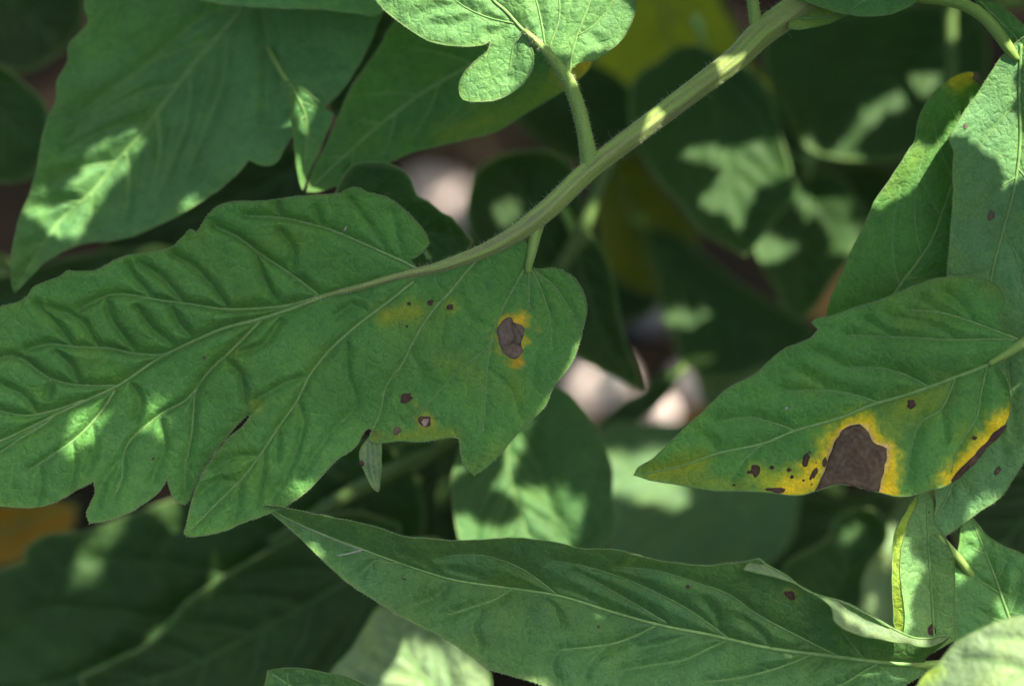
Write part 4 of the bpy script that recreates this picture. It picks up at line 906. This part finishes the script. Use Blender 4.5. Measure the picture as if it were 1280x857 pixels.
# ------------------------------------------------------------------ pale stones and dry leaves on the soil
M['stone'] = simple_mat('pale_limestone', (.46, .36, .33), (.58, .50, .47), 90, .85, .6, .002)
M['stone_shaded'] = simple_mat('limestone_in_shade', (.10, .10, .12), (.17, .16, .18), 90, .85, .6, .002)  # pale stone with its bluish shade put into the colour
M['dull'] = simple_mat('dim_lit_limestone', (.26, .20, .185), (.33, .27, .25), 90, .85, .6, .002)  # pale stone lowered in colour to stand for softer light
M['dry'] = simple_mat('dry_leaf', (.30, .15, .07), (.42, .24, .13), 300, .7, .5, .0006, transl=.25)
def stone(label, px, py, sx, sy, sz, rot, seed, mat='stone'):
    c = ground_at(px, py); c[2] = sz * .35
    r = np.random.default_rng(seed)
    n, m = 14, 20
    V = [(0, 0, 1.0)]
    for i in range(1, n):
        a = math.pi * i / n
        for j in range(m):
            b = 2 * math.pi * j / m
            V.append((math.sin(a) * math.cos(b), math.sin(a) * math.sin(b), math.cos(a)))
    V.append((0, 0, -1.0)); V = np.array(V)
    for _ in range(9):      # facets knocked off
        d = r.normal(size=3); d /= np.linalg.norm(d); k = r.uniform(.62, .9)
        h = V @ d; V = V - np.clip(h - k, 0, None)[:, None] * d * .9
    V = V * (1 + .05 * vnoise(V[:, :2] + V[:, 2:], .35, seed))[:, None]
    V *= np.array((sx, sy, sz))
    cs, sn = math.cos(rot), math.sin(rot)
    V = np.c_[V[:, 0] * cs - V[:, 1] * sn, V[:, 0] * sn + V[:, 1] * cs, V[:, 2]]
    F = [(0, 1 + j, 1 + (j + 1) % m) for j in range(m)]
    for i in range(n - 2):
        for j in range(m):
            a, b = 1 + i * m + j, 1 + i * m + (j + 1) % m
            F.append((a, a + m, b + m, b))
    e = len(V) - 1
    F += [(e, 1 + (n - 2) * m + (j + 1) % m, 1 + (n - 2) * m + j) for j in range(m)]
    me = bpy.data.meshes.new('stone'); me.from_pydata(V.tolist(), [], F)
    me.polygons.foreach_set('use_smooth', np.ones(len(me.polygons), bool))
    me.materials.append(M[mat])
    o = link('stone', me); o.location = c
    tag(o, label, 'stone', 'pale stones on the soil')
stone('pale pinkish stone seen past the dark serrated leaf', 552, 262, .015, .010, .006, 2.3, 1, 'dull')
stone('brightest white stone beside the tip of the dark narrow leaf', 752, 492, .0105, .009, .008, .5, 2)
stone('rounded pinkish stone above the yellow leaf tip', 857, 492, .0045, .005, .006, .2, 3)
stone('small pale stone between the two brighter stones', 822, 520, .0045, .004, .004, -.4, 4)
stone('blue grey shaded stone behind the dark narrow leaf', 808, 408, .007, .008, .006, .9, 5, 'stone_shaded')
dl = thing('curled orange brown dead leaf glimpsed beside the upright yellow tipped leaf', 'dead leaf', P([(1036, 365)], -900)[0], 'dead_leaf')
build_leaf(dl, [(1010, 400), (1020, 370), (1038, 340), (1060, 318), (1075, 330), (1060, 370), (1040, 400)], [(1012, 398, -900), (1070, 322, -860), (1035, 345, -900), (1050, 385, -860)], color=(.42, .22, .12), mat='under', step=7, seed=80, tubes=False, rim=None)
dl = thing('bit of brown dead leaf against the small pale stones', 'dead leaf', P([(865, 518)], -980)[0], 'dead_leaf')
build_leaf(dl, [(845, 528), (860, 510), (882, 500), (892, 512), (880, 535), (858, 540)], [(845, 528, -980), (890, 505, -950), (870, 536, -960)], color=(.40, .22, .10), mat='under', step=7, seed=81, tubes=False, rim=None)

# ------------------------------------------------------------------ the upper part of the plant that shades all this
# sun flecks: (px, py, height, radius) that light must reach
FLECK = []
def fleck(z, *items):
    for x, y, r in items: FLECK.append((x, y, z, r * (.5 if -620 < z < -450 else .62 if z < -90 else 1)))
fleck(0, (106, 535, 2), (124, 516, 2), (194, 513, 2))
fleck(5, (490, 10, 16), (530, 25, 22), (575, 30, 24), (620, 20, 24), (600, 100, 12), (640, 80, 16), (660, 20, 20), (700, 30, 20), (740, 30, 24), (775, 20, 14), (720, 65, 12), (560, -20, 30), (640, -30, 30), (720, -30, 30))
fleck(12, (815, 155, 4), (917, 75, 3), (715, 105, 4))
fleck(-190, (130, 190, 8), (150, 198, 5), (106, 228, 6), (122, 235, 5), (175, 166, 3), (45, 290, 9), (78, 290, 5))
fleck(-140, (374, 138, 6), (390, 132, 5))
fleck(-22, (1222, 150, 14), (1235, 140, 12), (1245, 165, 12), (1262, 70, 9), (1255, 92, 6), (1275, 195, 10), (1278, 175, 6), (1262, 480, 4))
fleck(-50, (1135, 203, 7), (1122, 220, 7), (1110, 238, 6), (1160, 190, 6))
fleck(-24, (1155, 630, 7), (1140, 660, 8), (1135, 690, 8), (1142, 700, 8), (1135, 730, 8), (1132, 760, 7), (1120, 700, 5), (1120, 750, 5))
fleck(-50, (1212, 660, 8), (1203, 690, 6), (1196, 715, 4), (1272, 745, 4))
fleck(170, (1190, 825, 16), (1230, 810, 20), (1270, 810, 22), (1220, 845, 22), (1270, 850, 22), (1310, 830, 24), (1170, 845, 10))
fleck(45, (1060, 765, 4), (1090, 782, 4), (1120, 795, 4), (1150, 801, 3), (672, 854, 3))
fleck(-520, (885, 192, 8), (905, 195, 10), (920, 205, 10), (940, 214, 9), (960, 226, 8), (980, 234, 8), (950, 186, 6), (868, 276, 7), (885, 288, 8), (905, 297, 9), (922, 306, 9))
fleck(-600, (955, 300, 9), (972, 308, 9), (962, 322, 7), (985, 300, 7), (1055, 290, 10), (1070, 280, 9), (1054, 308, 7), (1040, 224, 7), (1058, 236, 5), (1012, 185, 8))
fleck(-760, (845, 396, 10), (862, 396, 11), (880, 404, 9), (905, 411, 6), (925, 412, 6), (945, 412, 7), (970, 412, 7))
fleck(-880, (890, 485, 10), (910, 482, 9), (940, 468, 8))
fleck(-280, (585, 655, 10), (605, 665, 10), (630, 672, 9), (655, 672, 8), (580, 680, 10), (690, 585, 5), (715, 598, 5), (735, 612, 4), (658, 560, 5), (718, 668, 4))
fleck(-420, (108, 690, 6), (125, 702, 6), (240, 756, 4), (222, 776, 4), (205, 798, 5), (190, 808, 4), (160, 826, 3), (295, 724, 4), (365, 735, 4), (410, 640, 6), (425, 630, 5))
fleck(-260, (470, 790, 9), (500, 800, 14), (540, 820, 16), (575, 840, 14), (500, 840, 14), (540, 860, 14), (430, 845, 8), (590, 860, 10))
fleck(-640, (775, 545, 14), (810, 548, 16), (845, 550, 16), (800, 575, 16), (770, 575, 14), (850, 610, 12), (830, 585, 14), (795, 605, 12))
fleck(-520, (1098, 740, 10), (1105, 715, 8), (1090, 765, 9), (1120, 660, 6), (1128, 640, 6))
fleck(-430, (1061, 661, 4), (734, 283, 4))
fleck(-480, (628, 253, 8), (648, 256, 8))
fleck(-600, (1180, 62, 7), (1172, 75, 7), (1155, 90, 6), (1135, 100, 6), (1115, 115, 6), (1095, 130, 6), (1078, 148, 6))
fleck(-900, (1040, 360, 9), (1030, 375, 8))
fleck(-500, (5, 340, 9))
for (x, y, r) in ((560, 262, 8), (735, 480, 10), (765, 490, 20), (755, 510, 16), (857, 482, 14), (858, 500, 12), (820, 515, 10)):
    g = ground_at(x, y, .01); FLECK.append((x, y, (DIST - (g - CAM) @ FWD) / PX, r))

e1 = np.cross(S, FWD); e1 /= np.linalg.norm(e1); e2 = np.cross(S, e1)
HEIGHT = 0.13
def plane(w):                     # world -> coordinates on the sun-facing plane
    r = w - P([(640, 428.5)], 0)[0]
    return np.c_[r @ e1, r @ e2]
bpy.context.view_layer.update()
dg = bpy.context.evaluated_depsgraph_get()
front = plane(np.concatenate([P(v, z) for v, z in SHADE if z.mean() > -90]))
near = plane(np.concatenate([P(v, z) for v, z in SHADE if z.mean() > -8]))
keep = []
for x, y, z, r in FLECK:
    a = np.arange(8) / 8 * 2 * math.pi
    q = np.r_[[(x, y)], np.c_[x + r * np.cos(a), y + r * np.sin(a)], np.c_[x + r * .55 * np.cos(a), y + r * .55 * np.sin(a)]]
    w = P(q, z)               # light already stopped by a leaf below the canopy needs no gap in it
    w = np.array([v for v in w if not scene.ray_cast(dg, Vector(v + S * .005), Vector(S), distance=.14)[0]])
    if len(w):
        w = plane(w)
        if z < -10:           # do not let light meant for the background spill onto the shaded front leaves
            w = np.array([v for v in w if np.min(np.hypot(*((front if z < -90 else near) - v).T)) > (.0019 if z < -90 else .0005)]).reshape(-1, 2)
        if len(w): keep.append(w)
keep = np.concatenate(keep)
must = [P(v, z) for v, z in SHADE]
gx, gy = np.meshgrid(np.linspace(-80, 1360, 64), np.linspace(-80, 930, 44))
must.append(np.array([ground_at(a, b) for a, b in zip(gx.ravel(), gy.ravel())]))
gx, gy = np.meshgrid(np.linspace(-250, 1980, 52), np.linspace(-350, 1050, 32))
must.append(P(np.c_[gx.ravel(), gy.ravel()], -250))
must = plane(np.concatenate(must))
dk = np.array([np.min(np.hypot(*(keep - m).T)) for m in must])
must = must[dk > .0012]
covered = np.zeros(len(must), bool)
def half_width(s):
    return np.sin(np.pi * np.clip(s, 0, 1) ** .78) ** .85 * (1 + .13 * np.sin(s * 38))
def in_leaf(q, c, a, Ln, W, pad=0.0):
    d = q - c
    u = (d @ np.array((math.cos(a), math.sin(a)))) / Ln; v = np.abs(d @ np.array((-math.sin(a), math.cos(a))))
    return (u > 0) & (u < 1) & (v < half_width(u) * W + pad)
picked = []
crng = np.random.default_rng(77)
for Ln, tries, gain in ((.10, 300, 60), (.075, 500, 34), (.055, 800, 20), (.040, 1400, 11), (.028, 2200, 6), (.019, 3500, 3), (.012, 5000, 2)):
    for _ in range(tries):
        left = np.flatnonzero(~covered)
        if len(left) < len(must) * .015: break
        t = must[crng.choice(left)]
        L_l = Ln * crng.uniform(.8, 1.15); W = L_l * crng.uniform(.24, .36); a = crng.uniform(0, 2 * math.pi)
        s = crng.uniform(.2, .7)
        c = t - np.array((math.cos(a), math.sin(a))) * L_l * s + crng.normal(0, W * .4, 2)
        if in_leaf(keep, c, a, L_l, W, .0004).any(): continue
        hit = in_leaf(must, c, a, L_l, W)
        if (hit & ~covered).sum() < gain: continue
        covered |= hit
        picked.append((c, a, L_l, W))
print('CANOPY', len(picked), covered.mean(), len(must))
O = P([(640, 428.5)], 0)[0]
canopy = thing('overhanging upper foliage of the tomato plant that shades the leaves below', 'plant', O + S * (HEIGHT + .03) + e1 * .0, 'overhanging_tomato_plant')
def canopy_leaf(c, a, Ln, W, h):
    n = 15
    s = np.linspace(0, 1, n); w = half_width(s) * W
    d, nn = math.cos(a) * e1 + math.sin(a) * e2, -math.sin(a) * e1 + math.cos(a) * e2
    base = O + S * h + c[0] * e1 + c[1] * e2
    V = []
    for i in range(n):
        for k in (-1, -.55, 0, .55, 1):
            V.append(base + d * s[i] * Ln + nn * k * w[i] + S * (abs(k) * w[i] * .22 - .12 * Ln * s[i] ** 2 + .0012 * math.sin(9 * s[i] + 4 * k)))
    F = []
    for i in range(n - 1):
        for k in range(4):
            F.append((i * 5 + k, i * 5 + k + 1, i * 5 + k + 6, i * 5 + k + 5))
    o = mesh('leaf', V, F, M['leaf'], canopy, color=GREEN * crng.uniform(.85, 1.15))
    mid = [base + d * t * Ln + S * (-.12 * Ln * t * t + .0003) for t in np.linspace(0, .96, 8)]
    Vt, Ft, UV = tube_geo(mid, np.linspace(.0007, .0002, 8), 5)
    mesh('midrib', Vt, Ft, M['vein'], o, uv=UV)
for k, (c, a, Ln, W) in enumerate(picked):
    canopy_leaf(c, a, Ln, W, HEIGHT + crng.uniform(0, .035))

# ------------------------------------------------------------------ unseen plants added around the bed to block low sky light
def leaf_mesh_shared(Ln, W, seed):
    r = np.random.default_rng(seed); n = 13
    s = np.linspace(0, 1, n); w = half_width(s) * W
    V, F = [], []
    for i in range(n):
        for k in (-1, -.5, 0, .5, 1):
            V.append((s[i] * Ln, k * w[i], abs(k) * w[i] * .3 - .25 * Ln * s[i] ** 2 + .002 * math.sin(11 * s[i] + 5 * k)))
    for i in range(n - 1):
        for k in range(4): F.append((i * 5 + k, i * 5 + k + 1, i * 5 + k + 6, i * 5 + k + 5))
    me = bpy.data.meshes.new('leaf'); me.from_pydata(V, [], F)
    me.polygons.foreach_set('use_smooth', np.ones(len(F), bool))
    a = me.color_attributes.new('tone', 'FLOAT_COLOR', 'POINT')
    c = np.ones((len(V), 4)); c[:, :3] = GREEN * r.uniform(.7, 1.0)
    a.data.foreach_set('color', c.ravel()); me.materials.append(M['leaf'])
    return me
shared = [leaf_mesh_shared(.085, .026, 1), leaf_mesh_shared(.07, .02, 2), leaf_mesh_shared(.055, .018, 3), leaf_mesh_shared(.10, .03, 4)]
nr = np.random.default_rng(31)
def plant(label, x, y, h, spread, n):
    t = thing(label, 'plant', (x, y, 0), 'sky_block_plant', 'added plants that block sky light')
    pts = [np.array((x + .02 * math.sin(3 * k / 8), y + .015 * math.cos(4 * k / 8), -.02 + (h + .02) * k / 8)) for k in range(9)]
    V, F, UV = tube_geo(pts, np.linspace(.008, .004, 9), 10)
    mesh('stem', V, F, M['petiole'], t, uv=UV)
    for k in range(n):
        z = h * (.08 + .92 * (k + .5) / n); a = k * 2.4 + nr.uniform(-.4, .4); rr = spread * nr.uniform(.15, 1.0) * (1.1 - .5 * z / h)
        o = link('leaf', shared[k % 4], t)
        o.location = (math.cos(a) * rr, math.sin(a) * rr, z)
        o.rotation_euler = (nr.uniform(-.5, .5), nr.uniform(-.1, .7), a + nr.uniform(-.6, .6))
        sc_ = nr.uniform(.8, 1.3); o.scale = (sc_, sc_, sc_)
for lb, x, y, h, sp, n in (('tall tomato plant added behind the camera to block low sky light', -.55, -.75, .95, .26, 90), ('tall leafy tomato plant added behind the camera to block low sky light', 0.0, -.85, .95, .26, 90), ('tall dense tomato plant added behind the camera to block low sky light', .55, -.75, .95, .26, 90), ('unseen bushy tomato plant added behind the drooping leaf to block sky light', -.22, 1.02, .5, .17, 70), ('unseen leafy tomato plant added behind the yellowing leaves to block sky light', .06, 1.12, .55, .18, 80), ('unseen dense tomato plant added behind the dark streaked leaf to block sky light', .33, 1.05, .5, .17, 70),
                           ('tomato plant added out of view past the orange leaf to block sky light', -.42, .62, .5, .17, 70), ('tomato plant added out of view past the hanging leaf to block sky light', .46, .64, .5, .17, 70)):
    plant(lb, x, y, h, sp, n)

# leaves added just outside the view to keep skylight off the background
hollow = thing('ring of unseen leaves added around the background to block its skylight', 'plant', P([(-420, 900)], -300)[0], 'sky_block_plant')
hb = origin(hollow)
def hollow_leaf(px, py, z, ang, tilt, k):
    d = math.cos(ang) * RIGHT + math.sin(ang) * UP
    n = -FWD + tilt[0] * RIGHT + tilt[1] * UP; n = n - d * (n @ d); n /= np.linalg.norm(n)
    w = np.cross(n, d)
    o = link('leaf', shared[k % 4], hollow)
    o.matrix_basis = Matrix(((d[0], w[0], n[0], 0), (d[1], w[1], n[1], 0), (d[2], w[2], n[2], 0), (0, 0, 0, 1)))
    o.location = Vector(P([(px, py)], z)[0] - hb)
for k in range(15):
    hollow_leaf(-330 - nr.uniform(0, 160), 980 - 75 * k + nr.uniform(-30, 30), nr.uniform(-850, -130), math.pi / 2 + nr.uniform(-.15, .45), (nr.uniform(.1, .7), nr.uniform(-.3, .3)), k)
for k in range(13):
    hollow_leaf(1640 + nr.uniform(0, 160), 1000 - 80 * k + nr.uniform(-30, 30), nr.uniform(-900, -260), math.pi / 2 + nr.uniform(-.45, .15), (-nr.uniform(.1, .7), nr.uniform(-.3, .3)), k)
for k in range(14):
    hollow_leaf(-250 + 125 * k, 1130 + nr.uniform(0, 120), nr.uniform(-620, -130), nr.choice([0, math.pi]) + nr.uniform(-.2, .2), (nr.uniform(-.3, .3), nr.uniform(.1, .8)), k)
